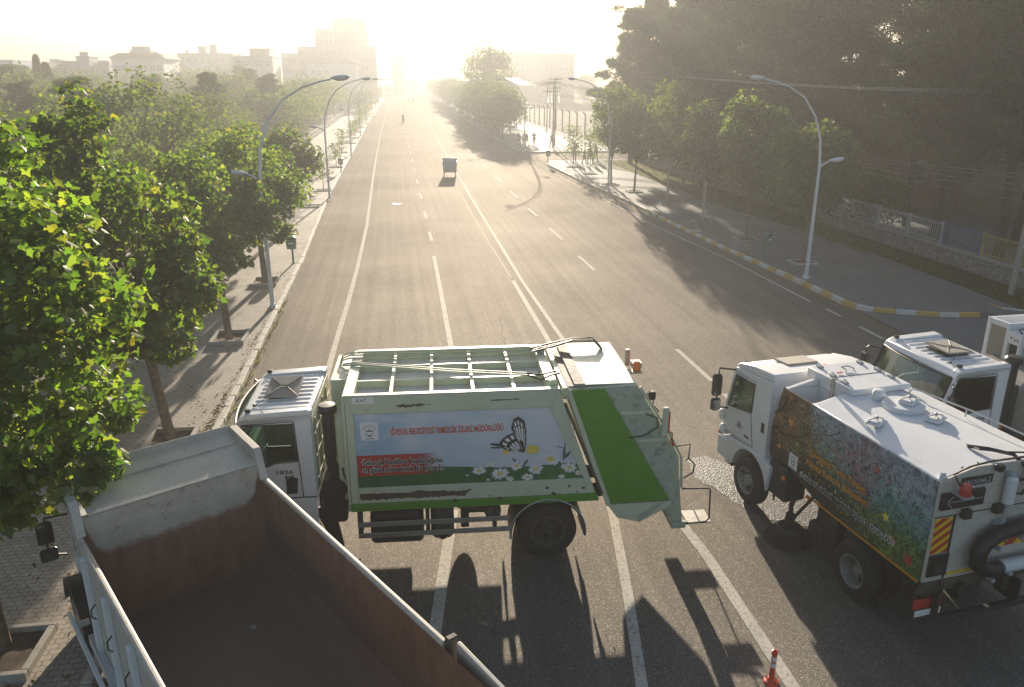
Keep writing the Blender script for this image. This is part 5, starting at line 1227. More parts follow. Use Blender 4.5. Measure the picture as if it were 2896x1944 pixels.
SAP = [(-5.70,53.0),(-5.48,60.9),(-5.64,77.6),(-6.04,93.6),(-5.56,107),(-5.6,117),(-5.7,130),(-5.6,143),(-5.6,157),(-5.5,171),(-5.4,186),(-5.3,202)]
for i, (x, y) in enumerate(SAP): tree_pit('low pit of the %s sapling counted along the left pavement' % ORD[i], (x, y, PZ), 1.3, 1.1, .07, G1)
RT = [(16.54,74.4),(16.82,68.7),(16.74,61.2),(17.3,56.8),(17.77,50.7),(17.54,43.8),(17.8,38.3),(18.05,32.8)]
for i, (x, y) in enumerate(reversed(RT)): tree_pit('shallow tree pit of the %s tree on the right pavement, counted from the tall lamp' % ORD[i], (x, y, PZ), 1.1, 1.0, .07, 'tree pits on the right pavement', 0, 'concrete' if i else 'kerbstone')

# flexible marker post
t = thing('marker_post', 'orange red flexible marker post with silver bands on the road at the bottom edge', 'marker post', (4.86,8.32,0), sc=.86)
m = MB(); m.lathe([(0,0),(.125,0),(.125,.02),(.11,.04),(.07,.05),(.055,.07),(0,.07)], 24); bs = m.build('base', M['cone'], t)
m = MB()
for k in range(4): a = k*math.pi/2+.4; m.lathe([(0,.03),(.016,.03),(.016,.055),(0,.055)], 8, (.095*math.cos(a), .095*math.sin(a), 0))
m.build('bolt', M['chassis'], bs)
m = MB(); m.lathe([(0,.06),(.046,.06),(.042,.5),(.040,.56),(.05,.57),(.05,.62),(.03,.63),(.028,.6),(0,.6)], 24); m.build('post', M['cone'], t)
for z in (.32,.44):
    m = MB(); m.lathe([(.0435,z),(.0455,z),(.0445,z+.085),(.0425,z+.085)], 24); m.build('silver_band', M['reflect'], t)

# wheeled waste container on the road
t = thing('waste_container', 'grey metal wheeled waste container standing in the middle of the empty road', 'container', (4.62,70.2,0), -.06)
m = MB(); m.M = None
def taper(m, x0, x1, y0, y1, z0, z1, k):
    m.add([(x0+k,y0+k,z0),(x1-k,y0+k,z0),(x1-k,y1-k,z0),(x0+k,y1-k,z0),(x0,y0,z1),(x1,y0,z1),(x1,y1,z1),(x0,y1,z1)], [(0,1,2,3),(4,5,6,7),(0,1,5,4),(1,2,6,5),(2,3,7,6),(3,0,4,7)])
taper(m, -.62,.62,-.45,.45,.32,1.22,.05); m.build('body', M['steel'], t, bevel=.02)
m = MB()
for x in (-.45,-.15,.15,.45): m.box(x-.02,x+.02,-.47,-.42,.4,1.2)
m.box(-.66,.66,-.49,-.44,1.16,1.24); m.box(-.66,-.62,-.45,.45,1.16,1.24); m.box(.62,.66,-.45,.45,1.16,1.24); m.build('rim', M['steel'], t)
m = MB(); m.prism([(-.47,1.25),(-.30,1.42),(.2,1.52),(.47,1.38),(.47,1.25)], -.63, .63, 'x'); m.build('lid', M['steel'], t, bevel=.02)
m = MB(); m.tube([(-.7,-.1,1.0),(.7,-.1,1.0)], .025, 6); m.build('lifting_bar', M['chassis'], t)
for x in (-.5,.5):
    for y in (-.33,.33):
        m = MB(); m.lathe([(0,-.03),(.10,-.03),(.10,.03),(0,.03)], 14, (x,y,.10), 'x'); m.box(x-.05,x+.05,y-.03,y+.03,.18,.34); m.build('caster', M['rubber'], t)

# stone wall and railings on the right
t = thing('stone_wall', 'low grey stone wall along the grass strip, under the coloured railings', 'wall', (0,0,0))
def stones():
    q = NT('rubble_stone'); v = q.n('TexVoronoi'); v.feature = 'DISTANCE_TO_EDGE'; v.inputs['Scale'].default_value = 3.2; q.set(v.inputs['Vector'], q.mapped((1,1,1.5)))
    v2 = q.n('TexVoronoi'); v2.inputs['Scale'].default_value = 3.2; q.set(v2.inputs['Vector'], q.mapped((1,1,1.5)))
    c = q.mix(q.sep(v2.outputs['Color'])[0], (.17,.15,.13), (.31,.28,.25)); c = q.mix(q.noise(9, 5), c, (.2,.18,.16)); c = q.mix(q.ramp(v.outputs['Distance'], (.02, 1.0), (.06, 0.0)), c, (.36,.34,.31))
    q.bump(v.outputs['Distance'], .6, .05); return q.base(c, .9)
m = MB(); m.box(24.2,24.5,22,81,-.2,.82); m.build('masonry', stones(), t)
m = MB(); y = 22
rd = random.Random(6)
while y < 81: m.box(24.14,24.56,y+.01,y+1.19,.824,.90+rd.uniform(-.006,.006),.012); y += 1.2
m.build('coping', M['concrete'], t)
RC = {'grey': pm('grey_rail_paint', (.42,.44,.47), .5), 'blue': pm('blue_rail_paint', (.05,.12,.28), .45), 'yellow': pm('yellow_rail_paint', (.38,.29,.06), .5)}
t = thing('railing', 'iron railing of grey, blue and yellow panels standing on the stone wall', 'railing', (0,0,0))
y = 22.3; k = 0
seq = ['grey','grey','yellow','blue','grey','grey','grey','grey','yellow','grey','blue','yellow']
while y < 79:
    c = seq[k % len(seq)]; m = MB(); L = 2.35
    for z in (1.0,1.78): m.box(24.33,24.37,y,y+L,z,z+.045)
    n = 17
    for i in range(n): m.tube([(24.35,y+.07+i*(L-.14)/(n-1),.98),(24.35,y+.07+i*(L-.14)/(n-1),1.9)], .011, 4)
    for yy in (y, y+L): m.box(24.32,24.38,yy-.03,yy+.03,.88,1.92)
    m.build('railing_panel', RC[c], t); y += 2.5; k += 1
# posts, wires
def wire(m, a, b, sag, r, n=14):
    a, b = Vector(a), Vector(b); m.tube([a.lerp(b, i/n) - Vector((0,0,sag*4*(i/n)*(1-i/n))) for i in range(n+1)], r, 4)
def pole(label, x, y, h, arms, group, rz=0.0, lean=0.0, mat='concrete', r=.11):
    t = thing('utility_pole', label, 'utility pole', (x, y, 0), rz, group)
    m = MB(); m.tube([(0,0,0),(lean*.5,0,h*.5),(lean,0,h)], [r,r*.8,r*.6], 8); m.build('pole', M[mat], t)
    for z, w in arms:
        m = MB(); m.box(lean*z/h-w,lean*z/h+w,-.04,.04,z-.04,z+.04); a_ = m.build('crossarm', M[mat], t)
        q = MB()
        for i in range(4): q.lathe([(0,0),(.035,0),(.05,.05),(.03,.12),(0,.12)], 8, (lean*z/h-w*.9+i*w*.6, 0, z+.04))
        q.build('insulator', M['lampglass'], a_)
    return t
pole('thick grey wire pole on the grass strip at the right edge of the photo', 23.1, 26.2, 6.6, [(4.3,.5)], 'poles along the grass strip', 0, .15)
pole('grey wire pole hidden in the leaves farther along the grass strip', 23.3, 60, 7.0, [(4.8,.5),(6.6,.5)], 'poles along the grass strip')
t = thing('overhead_wires', 'five low overhead wires running from the right edge past the pine trunks', 'wires', (0,0,0))
for x, z0, z1 in ((22.5,4.75,5.2),(22.7,4.58,5.1),(22.9,4.32,5.0),(23.1,4.08,4.9),(23.3,3.68,4.8)):
    m = MB(); wire(m, (x,10,z0+.3), (x,26.2,z0), .15, .012); wire(m, (x,26.2,z0), (x+.2,60,z1), .55, .012); m.build('wire', M['alu'], t)
t = thing('high_wires', 'bundle of high wires crossing above the right street lamp towards the pines', 'wires', (0,0,0))
for dz in (0,.07,.16):
    m = MB(); wire(m, (33,30,7.65+dz), (12,34,8.1+dz*.3), .35, .013); m.build('wire', M['alu'], t)

# far right: concrete fence posts with leaning tops, lattice poles, wires, field boundary
t = thing('wire_fence', 'wire fence of concrete posts with bent tops beyond the side road', 'fence', (0,0,0))
for i in range(16):
    y = 95+i*5.2; m = MB(); m.tube([(26.2,y,0),(26.2,y,3.0),(26.2,y-.05,3.3),(25.85,y-.1,3.7)], .11, 6); m.build('fence_post', M['concrete'], t)
m = MB()
for z in (.8,1.5,2.2,2.9): m.tube([(26.2,95,z),(26.2,173,z)], .018, 4)
m.tube([(25.85,95,3.68),(25.85,173,3.68)], .02, 4); m.build('fence_wire', M['alu'], t)
PL = [(19.0,97,7.8),(19.8,100,8.2),(18.2,128,8.4),(23.5,125,7.5),(20,160,8.4),(19.8,195,8.4),(19.6,230,8.6)]
for i, (x, y, h) in enumerate(PL): pole('%s of the slim wire poles rising beyond the side road' % ORD[i], x, y, h, [(h-.15,.9),(h-1.2,.8)], 'wire poles beyond the side road', .3, .05, 'chassis', .10)
t = thing('power_lines', 'sagging power lines glinting in the sun beyond the side road', 'wires', (0,0,0))
for a, b in (((19,97,7.6),(18.2,128,8.3)),((19.8,100,8.0),(18.2,128,8.3)),((18.2,128,8.3),(20,160,8.3)),((20,160,8.3),(19.8,195,8.3)),((19.8,195,8.3),(19.6,230,8.5)),((19.4,98,6.4),(30,80,6.2)),((19.4,98,7.6),(32,82,7.2)),((19,97,5.6),(24.5,125,6.0)),((24.5,125,7.3),(34,90,6.6))):
    m = MB()
    for d in (-.8,-.3,.3,.8): wire(m, (a[0]+d,a[1],a[2]), (b[0]+d,b[1],b[2]), .7, .022)
    m.build('wire', M['alu'], t)
# long low railing on the far side of the left pavement
t = thing('path_railing', 'long thin railing between the left pavement and the grove', 'railing', (0,0,0))
m = MB()
for z in (.55,1.05): m.tube([(-11.3,20,z),(-11.3,260,z)], .025, 5)
m.build('rail', M['galv'], t)
m = MB()
for i in range(97): m.tube([(-11.3,20+i*2.5,.0),(-11.3,20+i*2.5,1.1)], .03, 5)
m.build('rail_posts', M['galv'], t)['kind'] = 'stuff'

# cracks and small stones on the asphalt
CRK = pm('dark_crack', (.018,.016,.014), .95, var=.2, spec=0)  # plain dark colour of the thin crack lines
def crack(pts, w, seed):
    rd = random.Random(seed); P = []
    for a, b in zip(pts, pts[1:]):
        n = max(2, int(math.hypot(b[0]-a[0], b[1]-a[1])/.35))
        for k in range(n): P.append(Vector((a[0]+(b[0]-a[0])*k/n+rd.uniform(-.07,.07), a[1]+(b[1]-a[1])*k/n+rd.uniform(-.07,.07), .0045)))
    m = MB()
    for a, b in zip(P, P[1:]):
        t = (b-a).normalized(); n = Vector((-t.y, t.x, 0))*w*rd.uniform(.4,1.2)/2; m.poly([tuple(a+n), tuple(a-n), tuple(b-n), tuple(b+n)])
    struct(m.build('road_crack', CRK, smooth=0))
crack([(3.3,17),(3.0,22),(3.4,27)], .009, 1); crack([(-3.4,30),(-.2,30.8),(3,30.4)], .008, 4)
rs = np.random.RandomState(9); n = 240; c = np.stack([rs.uniform(-4.2,11,n), 7+rs.rand(n)**1.6*22, np.zeros(n)], 1); sz = rs.uniform(.006,.02,(n,1,1)); sz[:14] *= 2
O8 = np.array([[1,0,0],[0,1,0],[-1,0,0],[0,-1,0],[0,0,.9]], float); V = (c[:,None,:]+O8[None]*sz*rs.uniform(.6,1.2,(n,5,1))).reshape(-1,3); V[:,2] += .005
F = (np.array([[0,1,4],[1,2,4],[2,3,4],[3,0,4]])[None]+(np.arange(n)*5)[:,None,None]).reshape(-1,3)
tag(link('pebbles', arrays_mesh('pebbles', V, F, M['concrete'])), 'loose pale pebbles scattered over the asphalt near the trucks', 'pebbles', kind='stuff')
# ------------------------------------------------------------------ trees
_h = [(0,0),(.20,-.06),(.37,.10),(.29,.25),(.53,.42),(.35,.50),(.21,.62),(.13,.80),(0,1.0)]
_pt = _h + [(-a, b) for a, b in _h[1:-1][::-1]]
LOBED = (np.array([[a, b, -.26*abs(a)-.16*b*b] for a, b in _pt], float), np.array([[0,1,2,3,4,5,6,7,8],[0,8,9,10,11,12,13,14,15]]))
DIAM = (np.array([[0,0,0],[.36,.45,-.08],[0,1,-.02],[-.36,.45,-.08]], float), np.array([[0,1,2,3]]))
def leaves(name, P, out, size, tmpl, mat, rs, up=.55, droop=.45):
    n = len(P); T, F = tmpl; k = len(T)
    nr = rs.normal(0, .55, (n,3)) + out*.35; nr[:,2] += up; nr /= np.linalg.norm(nr, axis=1)[:,None]
    tp = rs.normal(0, .6, (n,3)) + out*.6; tp[:,2] -= droop
    tp -= nr*(tp*nr).sum(1)[:,None]; tp /= np.linalg.norm(tp, axis=1)[:,None]+1e-9
    bn = np.cross(nr, tp); s = size*rs.uniform(.6, 1.25, (n,1,1))
    V = P[:,None,:] + s*(T[None,:,0:1]*bn[:,None,:] + T[None,:,1:2]*tp[:,None,:] + T[None,:,2:3]*nr[:,None,:])
    FF = (F[None,:,:] + (np.arange(n)*k)[:,None,None]).reshape(-1, F.shape[1])
    return arrays_mesh(name, V.reshape(-1,3), FF, mat)
def lumpy(rs, c, r, nl, per, lump=.38, flat=.8, hollow=.55):
    """leaf points gathered in lumps spread through an ellipsoid; returns points, outward dirs, lump centres"""
    d = rs.normal(0, 1, (nl,3)); d /= np.linalg.norm(d, axis=1)[:,None]
    rad = rs.uniform(hollow, 1.12, nl)**.8; C = np.array(c) + d*rad[:,None]*np.array(r)*(1-lump*.6)
    P = []; O = []
    R0 = float(np.mean(r))
    for i in range(nl):
        k = int(per*rs.uniform(.55, 1.4)); e = rs.normal(0, 1, (k,3)); e /= np.linalg.norm(e, axis=1)[:,None]
        q = e*(rs.uniform(.35, 1.0, k)**.6)[:,None]*R0*lump*rs.uniform(.65, 1.25); q[:,2] *= flat
        P.append(C[i]+q); o = e*.6 + d[i]*.6; O.append(o)
    return np.concatenate(P), np.concatenate(O), C
def limbs(h0, trunk, C, r0, rs, nmax=40, n=6):
    """tapered trunk polyline plus limbs out to the lump centres"""
    m = MB(); m.tube(trunk, [r0*(1-.75*i/(len(trunk)-1)) for i in range(len(trunk))], 9)
    T = [Vector(p) for p in trunk]
    for cpt in C[:nmax]:
        e = Vector(cpt); zz = h0 + (e.z-h0)*rs.uniform(.15, .5); zz = max(h0, min(zz, T[-1].z*.98))
        for a, b in zip(T, T[1:]):
            if a.z <= zz <= b.z: s = a.lerp(b, (zz-a.z)/max(1e-6, b.z-a.z)); break
        else: s = T[-1]
        L = (e-s).length; mid = s.lerp(e, .5) + Vector((rs.normal(0,.05), rs.normal(0,.05), .08))*L
        rr = min(r0*.42, .012+.016*L); m.tube([s, mid, e], [rr, rr*.6, rr*.2], n)
    return m
def tree(name, label, cat, x, y, z0, seed, trunk, r0, crown, size, tmpl, lmat, bark, group, nl, per, lump=.38, rz=0, hollow=.55, nlimb=40, extra=None):
    rs = np.random.RandomState(seed); t = thing(name, label, cat, (x, y, z0), rz, group)
    P, O, C = lumpy(rs, crown[0], crown[1], nl, per, lump, hollow=hollow)
    if extra:
        for c, r, n2 in extra:
            P2, O2, C2 = lumpy(rs, c, r, int(n2*(1.6 if per < 70 else 1)), per, .45); P = np.concatenate([P, P2]); O = np.concatenate([O, O2]); C = np.concatenate([C, C2])
    m = limbs(trunk[1][2], trunk, C, r0, rs, nlimb); m.build('trunk', bark, t)
    link('crown', leaves('crown', P, O, size, tmpl, lmat, rs), t)
    return t
GP = 'plane trees on the left pavement'
# the leafy plane trees of the left pavement, nearest first
tree('plane_tree', 'nearest plane tree with big lobed leaves hanging over the dump truck bed', 'plane tree', -6.0, 10.43, .1, 11, [(0,0,0),(-.05,.05,1.8),(-.1,.1,3.2),(-.2,.2,5.0),(-.1,.1,6.6)], .13,
     ((.1,.25,5.0),(2.35,2.2,2.7)), .15, LOBED, M['leaf'], M['bark'], GP, 165, 68, .22, extra=[((1.6,-.6,3.25),(.75,.55,.4),6),((1.5,.9,3.3),(.7,.6,.5),4),((.2,-.4,2.7),(1.2,.8,.45),9),((1.4,.4,5.6),(.8,.9,.9),8)])
tree('plane_tree', 'tall plane tree with a leaning trunk between the dump bed and the white cab', 'plane tree', -5.40, 17.4, .1, 12, [(0,0,0),(-.18,.0,1.8),(-.35,.05,3.2),(-.75,.2,5.2),(-1.2,.4,7.3)], .12,
     ((-.75,.1,4.35),(2.15,2.1,2.2)), .165, LOBED, M['leaf'], M['bark'], GP, 140, 62, .22, extra=[((-1.25,.4,6.9),(.75,.7,1.3),12),((1.0,-.2,4.0),(.7,.8,.9),8),((-2.4,.2,6.3),(.8,.8,.9),7),((-.2,.0,2.5),(1.2,.9,.4),6)])
tree('plane_tree', 'yellow green plane tree with a slim trunk left of the first lamp', 'plane tree', -5.52, 24.9, .1, 13, [(0,0,0),(-.08,.0,1.8),(-.2,.0,3.2),(-.5,.1,4.6),(-.6,.1,5.6)], .12,
     ((-.75,.1,4.1),(1.6,1.9,1.85)), .16, LOBED, M['leaf'], M['bark'], GP, 95, 58, .24, extra=[((.25,-.2,2.7),(.7,.7,.7),7)])
tree('plane_tree', 'broad plane tree whose dark leaves surround the first left lamp post', 'plane tree', -5.53, 32.5, .1, 14, [(0,0,0),(-.05,.0,1.7),(-.1,.0,3.2),(-.3,.1,4.6),(-.3,.1,5.8)], .13,
     ((-.35,-1.1,4.1),(2.25,3.3,2.2)), .16, LOBED, M['leaf'], M['bark'], GP, 150, 60, .22, extra=[((.75,-3.2,4.3),(.7,.9,1.0),8),((.75,-4.75,4.0),(.65,.55,1.4),14),((.75,-.4,2.2),(.7,.7,.5),6),((-1.2,-.5,2.0),(1.0,.8,.6),8)])
tree('plane_tree', 'plane tree beyond the green litter bin on the left pavement', 'plane tree', -6.02, 43.3, .1, 15, [(0,0,0),(-.05,.0,1.6),(-.1,.0,3.0),(-.3,.1,4.4)], .11,
     ((.1,.2,4.0),(1.8,2.0,1.8)), .19, LOBED, M['leaf2'], M['bark'], GP, 95, 60, .24)
tree('plane_tree', 'plane tree at the left edge of the pavement, behind the two nearest trunks', 'plane tree', -10.6, 23.5, .1, 16, [(0,0,0),(.05,.0,1.6),(-.1,.0,3.0),(-.3,.1,4.8)], .12,
     ((-.6,.2,4.2),(2.5,2.4,2.0)), .165, LOBED, M['leaf'], M['bark'], GP, 115, 60, .23)
tree('plane_tree', 'round plane tree standing left of the broad one by the lamp', 'plane tree', -10.2, 33.5, .1, 17, [(0,0,0),(.05,.0,1.6),(-.1,.0,3.0),(-.3,.1,4.8)], .12,
     ((-.4,.2,3.7),(2.6,2.4,1.9)), .165, LOBED, M['leaf2'], M['bark'], GP, 115, 60, .23)
tree('plane_tree', 'large plane tree in the left foreground, at the photo edge', 'plane tree', -10.8, 15.2, .1, 18, [(0,0,0),(.05,.0,1.6),(-.1,.0,3.0),(-.3,.1,5.6)], .14,
     ((-.3,.2,4.6),(2.6,2.4,2.4)), .165, LOBED, M['leaf'], M['bark'], GP, 130, 60, .23)
# saplings along the left pavement
def sapling(label, x, y, seed, h, group, lv=170, r=.45):
    rs = np.random.RandomState(seed); t = thing('sapling', label, 'sapling', (x, y, .14), 0, group)
    k = lv; P = np.stack([rs.normal(0, r*.6, k), rs.normal(0, r*.6, k), rs.uniform(h*.35, h*1.05, k)], 1); O = P*np.array([1,1,0]); O /= np.linalg.norm(O, axis=1)[:,None]+1e-6
    m = MB(); m.tube([(0,0,0),(.03,.02,h*.5),(0,0,h)], [.035,.025,.008], 6)
    for i in range(8):
        z = h*(.4+.07*i); a = i*2.4; m.tube([(0,0,z),(math.cos(a)*r*.8, math.sin(a)*r*.8, z+.25)], [.012,.004], 4)
    m.build('trunk', M['bark'], t); link('crown', leaves('crown', P, O, .17, LOBED, M['leaf2'], rs), t); return t
for i, (x, y) in enumerate(SAP): sapling('%s sapling counted along the left pavement beyond the plane trees' % ORD[i], x, y, 30+i, 2.2+.25*math.sin(i*2.1)+.08*i, 'saplings on the left pavement', 130+25*i if i < 6 else 300, .42+.04*i)
# street trees of the right pavement
for i, (x, y) in enumerate(reversed(RT)):
    big = i < 5
    h = (6.4,7.5,6.9,7.9,6.8,7.8,3,5.0)[i]
    if i in (6, 7): sapling('young %s tree by the walkers near the side road corner' % ('pale leaved' if i == 6 else 'slim'), x, y, 60+i, 3.6, 'street trees on the right pavement', 420, .7); continue
    tree('street_tree', '%s street tree with pale trunk on the right pavement, counted from the tall lamp' % ORD[i], 'street tree', x, y, .1, 50+i, [(0,0,0),(.06*(-1)**i,.0,1.7),(.05,.0,2.6),(.1,.1,h*.8)], .085,
         ((.1,.0,h*.62+.3),(1.95,2.0,h*.35)), .19, LOBED, M['leaf2'], M['kerbstone'] if i in (2,3) else M['bark'], 'street trees on the right pavement', 58, 80, .34)
# garden shrubs and trees behind the right pavement, left of the pines
for i, (x, y, rx, h) in enumerate(((23.2,44,2.0,4.6),(22.8,49,2.2,5.2),(22.9,55,2.3,5.6),(22.6,61,2.2,5.4),(23.4,67,2.2,5.0),(26.5,48,2.6,6.5),(26.5,56,2.6,6.8),(26,64,2.6,6.4),(25.6,39.5,1.6,3.4))):
    tree('garden_tree', '%s dark leafy tree behind the right pavement, counted from the coloured railing' % ORD[i], 'garden tree', x, y, .1, 70+i, [(0,0,0),(0,0,.9),(.05,0,2.0),(.1,0,h*.75)], .10,
         ((0,0,h*.56),(rx,rx,h*.46)), .22, DIAM, M['leaf2'], M['bark'], 'trees behind the right pavement', 34, 80, .4)

# pines: trunk, limbs, flat needle pads
def pine_mesh(seed, h, base, spread, pads, mat):
    rs = np.random.RandomState(seed); m = MB()
    tr = [(0,0,0),(rs.normal(0,.15),rs.normal(0,.15),h*.35),(rs.normal(0,.3),rs.normal(0,.3),h*.7),(rs.normal(0,.4),rs.normal(0,.4),h)]
    m.tube(tr, [.26,.20,.13,.04], 9); T = [Vector(p) for p in tr]
    P = []; O = []
    for i in range(pads):
        f = (i+rs.uniform(0,1))/pads; z = base+(h-base)*f; a = i*2.399+rs.normal(0,.4)
        for A, B in zip(T, T[1:]):
            if A.z <= z <= B.z: s = A.lerp(B, (z-A.z)/(B.z-A.z)); break
        L = spread*(1-.72*f**1.6)*rs.uniform(.55, 1.15); e = s + Vector((math.cos(a)*L, math.sin(a)*L, L*rs.uniform(.0,.35)))
        m.tube([s, s.lerp(e,.5)+Vector((0,0,-.05*L)), e], [.06*(1-.6*f)+.01,.035,.012], 5)
        for q in range(rs.randint(2, 5)):
            c = np.array(s.lerp(e, rs.uniform(.4, 1.05))) + rs.normal(0, .28, 3); k = rs.randint(60, 110); rr = rs.uniform(.4, .85)
            d = rs.normal(0, 1, (k,3)); d /= np.linalg.norm(d, axis=1)[:,None]; d *= (rs.uniform(.2,1,k)**.5)[:,None]*rr; d[:,2] *= .5
            P.append(c+d); o = d/rr; o[:,2] += .3; O.append(o)
    P = np.concatenate(P); O = np.concatenate(O); n = len(P)
    B = 4; V = []; F = []
    for b in range(B):                                                # each tuft: four thin needle blades
        dr = O*.7 + rs.normal(0,.6,(n,3)); dr /= np.linalg.norm(dr, axis=1)[:,None]; sd = np.cross(dr, rs.normal(0,1,(n,3))); sd /= np.linalg.norm(sd, axis=1)[:,None]
        L = rs.uniform(.20,.40,(n,1)); w = .026
        V.append(np.stack([P-sd*w*.6, P+sd*w*.6, P+dr*L+sd*w, P+dr*L-sd*w], 1))
    V = np.stack(V, 1).reshape(-1,3); F = np.arange(len(V)).reshape(-1,4)
    return m, arrays_mesh('needles', V, F, mat)
def pine_proto(seed, h, base, spread, pads):
    t = thing('pine_tree', 'x', 'pine tree', (0,0,0)); m, me = pine_mesh(seed, h, base, spread, pads, M['needle']); m.build('trunk', M['pinebark'], t); link('crown', me, t); return t
PP = [pine_proto(101, 15.5, 4.2, 4.2, 50), pine_proto(102, 14.0, 3.8, 4.5, 48), pine_proto(103, 17.0, 5.0, 4.0, 54)]
pines = [(26.2,34.6,0,1.0,'pine tree with a forked looking trunk just behind the grey railing panels'),(27.6,37.2,1,1.05,'thick pine trunk in front of the red building'),(27.0,31.8,2,.95,'pine tree behind the blue railing panel'),
         (28.6,41.0,2,1.0,None),(30.5,35.0,0,1.05,None),(31.5,29.5,1,1.0,None),(28.3,27.6,2,.9,None),
         (25.6,46.5,1,.98,None),(27.5,52,0,1.08,None),(25.4,57.5,2,1.0,None),(28.5,62,1,1.12,None),(25.4,68,0,1.05,None),(28,74,2,1.05,None),(22.9,77,1,1.0,None),(26.5,79.5,0,1.0,None),(31.5,54,2,1.1,None),(36,76,2,1.15,None),(30,82,0,1.05,None),
         (31,88,0,.9,None)]
rd = random.Random(5); used = set(); far_i = 0
for x, y, k, s, lb in pines:
    o = PP[k]
    if lb is None:
        lb = ('tall dark pine of the stand behind the stone wall' if y < 83 else 'pine beyond the side road at the end of the dark stand')
    if k in used: dup(o, (x, y, 0), rd.uniform(0, 6.28), lb, 'pines on the right', s)
    else:
        used.add(k); o.location = (x, y, 0); o.scale = (s, s, s); o.rotation_euler = (0,0,rd.uniform(0,6.28)); o['label'] = lb; o['group'] = 'pines on the right'

# the hazy grove left of the road and the trees down the right side
def bushy_proto(name, cat, seed, h, rx, base, size, nl, per, mat, lump=.36, bark='bark'):
    return tree(name, 'x', cat, 0, 0, 0, seed, [(0,0,0),(.05,0,base*.6),(.1,.1,base),(.15,.1,h*.75)], .14, ((0,0,(h+base)/2),(rx,rx,(h-base)/2)), size, DIAM, mat, M[bark], None, nl, per, lump, nlimb=16)
BP_ = [bushy_proto('grove_tree', 'tree', 201, 6.4, 3.4, 1.6, .26, 46, 78, M['wood1']), bushy_proto('grove_tree', 'tree', 202, 5.6, 3.0, 1.2, .26, 40, 78, M['wood1']), bushy_proto('grove_tree', 'tree', 203, 7.4, 3.6, 2.6, .26, 46, 76, M['wood1'])]
rd = random.Random(12); spots = []
y = 40.0
while y < 205:
    step = 5.2 + y*.012; x = -13.8 - rd.uniform(0, 1.5)
    lim = -16 - y*.62
    while x > lim:
        spots.append((x + rd.uniform(-1.2,1.2), y + rd.uniform(-1.8,1.8))); x -= step*rd.uniform(.9,1.25)
    y += step*1.15
spots += [(-14.6,30),(-18,36),(-16,24.5),(-21.5,31),(-25,38),(-20,20)]
first = {}
for i, (x, y) in enumerate(spots):
    k = rd.randrange(3); s = rd.uniform(.68, 1.2)*(1.0 + max(0, y-60)*.0016)
    if y < 40: s *= .72
    lb = 'bushy green tree of the hazy grove left of the road, in its %s part' % ('nearest' if y < 70 else ('middle' if y < 120 else 'far'))
    if k not in first:
        first[k] = 1; o = BP_[k]; o.location = (x, y, 0); o.scale = (s,s,s); o['label'] = lb; o['group'] = 'grove trees left of the road'
    else: dup(BP_[k], (x, y, 0), rd.uniform(0,6.28), lb, 'grove trees left of the road', s)
RB = [bushy_proto('roadside_tree', 'tree', 211, 6.6, 3.0, .9, .30, 56, 78, M['wood1']), bushy_proto('roadside_tree', 'tree', 212, 7.4, 3.2, 1.1, .30, 60, 78, M['wood1'])]
rs_spots = [(15.0,114),(15.3,120.5),(15.2,127),(15.6,134),(15.4,141),(15.8,149),(15.6,157),(16.2,166),(16,176),(16.4,187),(16.3,199),(16.8,212),(17,227),(17.2,243),(17.6,261),(18,281),(18.4,303),(18.8,328),(19.4,356),(20,390),(20.8,430),(24,205),(26,232),(29,262),(33,290),(38,300),(46,310),(54,285),(60,300),(68,290),(74,310),(50,330),(30,330),(64,320)]
for i, (x, y) in enumerate(rs_spots):
    k = i % 2; s = rd.uniform(.9, 1.1)*(1+y*.0006)*(1.25 if x > 22 else 1.0)
    lb = 'dense tree of the long row shading the right roadside, in its %s part' % ('near' if y < 160 else ('middle' if y < 250 else 'far'))
    if i < 2: o = RB[k]; o.location = (x,y,0); o.scale = (s,s,s); o['label'] = lb; o['group'] = 'trees along the right side of the road'
    else: dup(RB[k], (x, y, 0), rd.uniform(0,6.28), lb, 'trees along the right side of the road', s)
LB2 = [(-8.5,215),(-8.2,232),(-8,250),(-7.8,270),(-7.2,292),(-7,318),(-6.5,346),(-6,380),(-13,225),(-13,250),(-13,280),(-12,315),(-11,352),(-18,240),(-20,275),(-19,310),(-26,250),(-28,290),(-3,470),(6,560),(14,560),(24,520),(32,480),(40,440)]
for i, (x, y) in enumerate(LB2):
    dup(RB[i % 2], (x, y, 0), rd.uniform(0,6.28), 'faint tree near the far end of the road, %s' % ('on its left' if x < -2 else 'straight ahead where the road vanishes'), 'trees at the far end of the road', rd.uniform(.7,.9) if x < -2 else rd.uniform(1.2,1.5))
dup(RB[1], (19.8,175,0), 1.0, 'tall broad tree rising into the glare above the row right of the road', 'trees along the right side of the road', (1.7,1.7,2.2))
for i, (x, y, s) in enumerate(((-22,62,.62),(-31,74,.66),(-18,84,.6),(-40,88,.72),(-27,98,.68),(-15.5,104,.6),(-48,112,.74),(-34,122,.72),(-21,128,.66),(-58,130,.78),(-42,146,.76),(-27,158,.72),(-66,160,.8),(-16,170,.68))):
    dup(PP[i % 3], (x, y, 0), rd.uniform(0, 6.28), 'darker pine standing out among the bushy trees of the grove', 'pines in the grove', (s, s, s*.82))
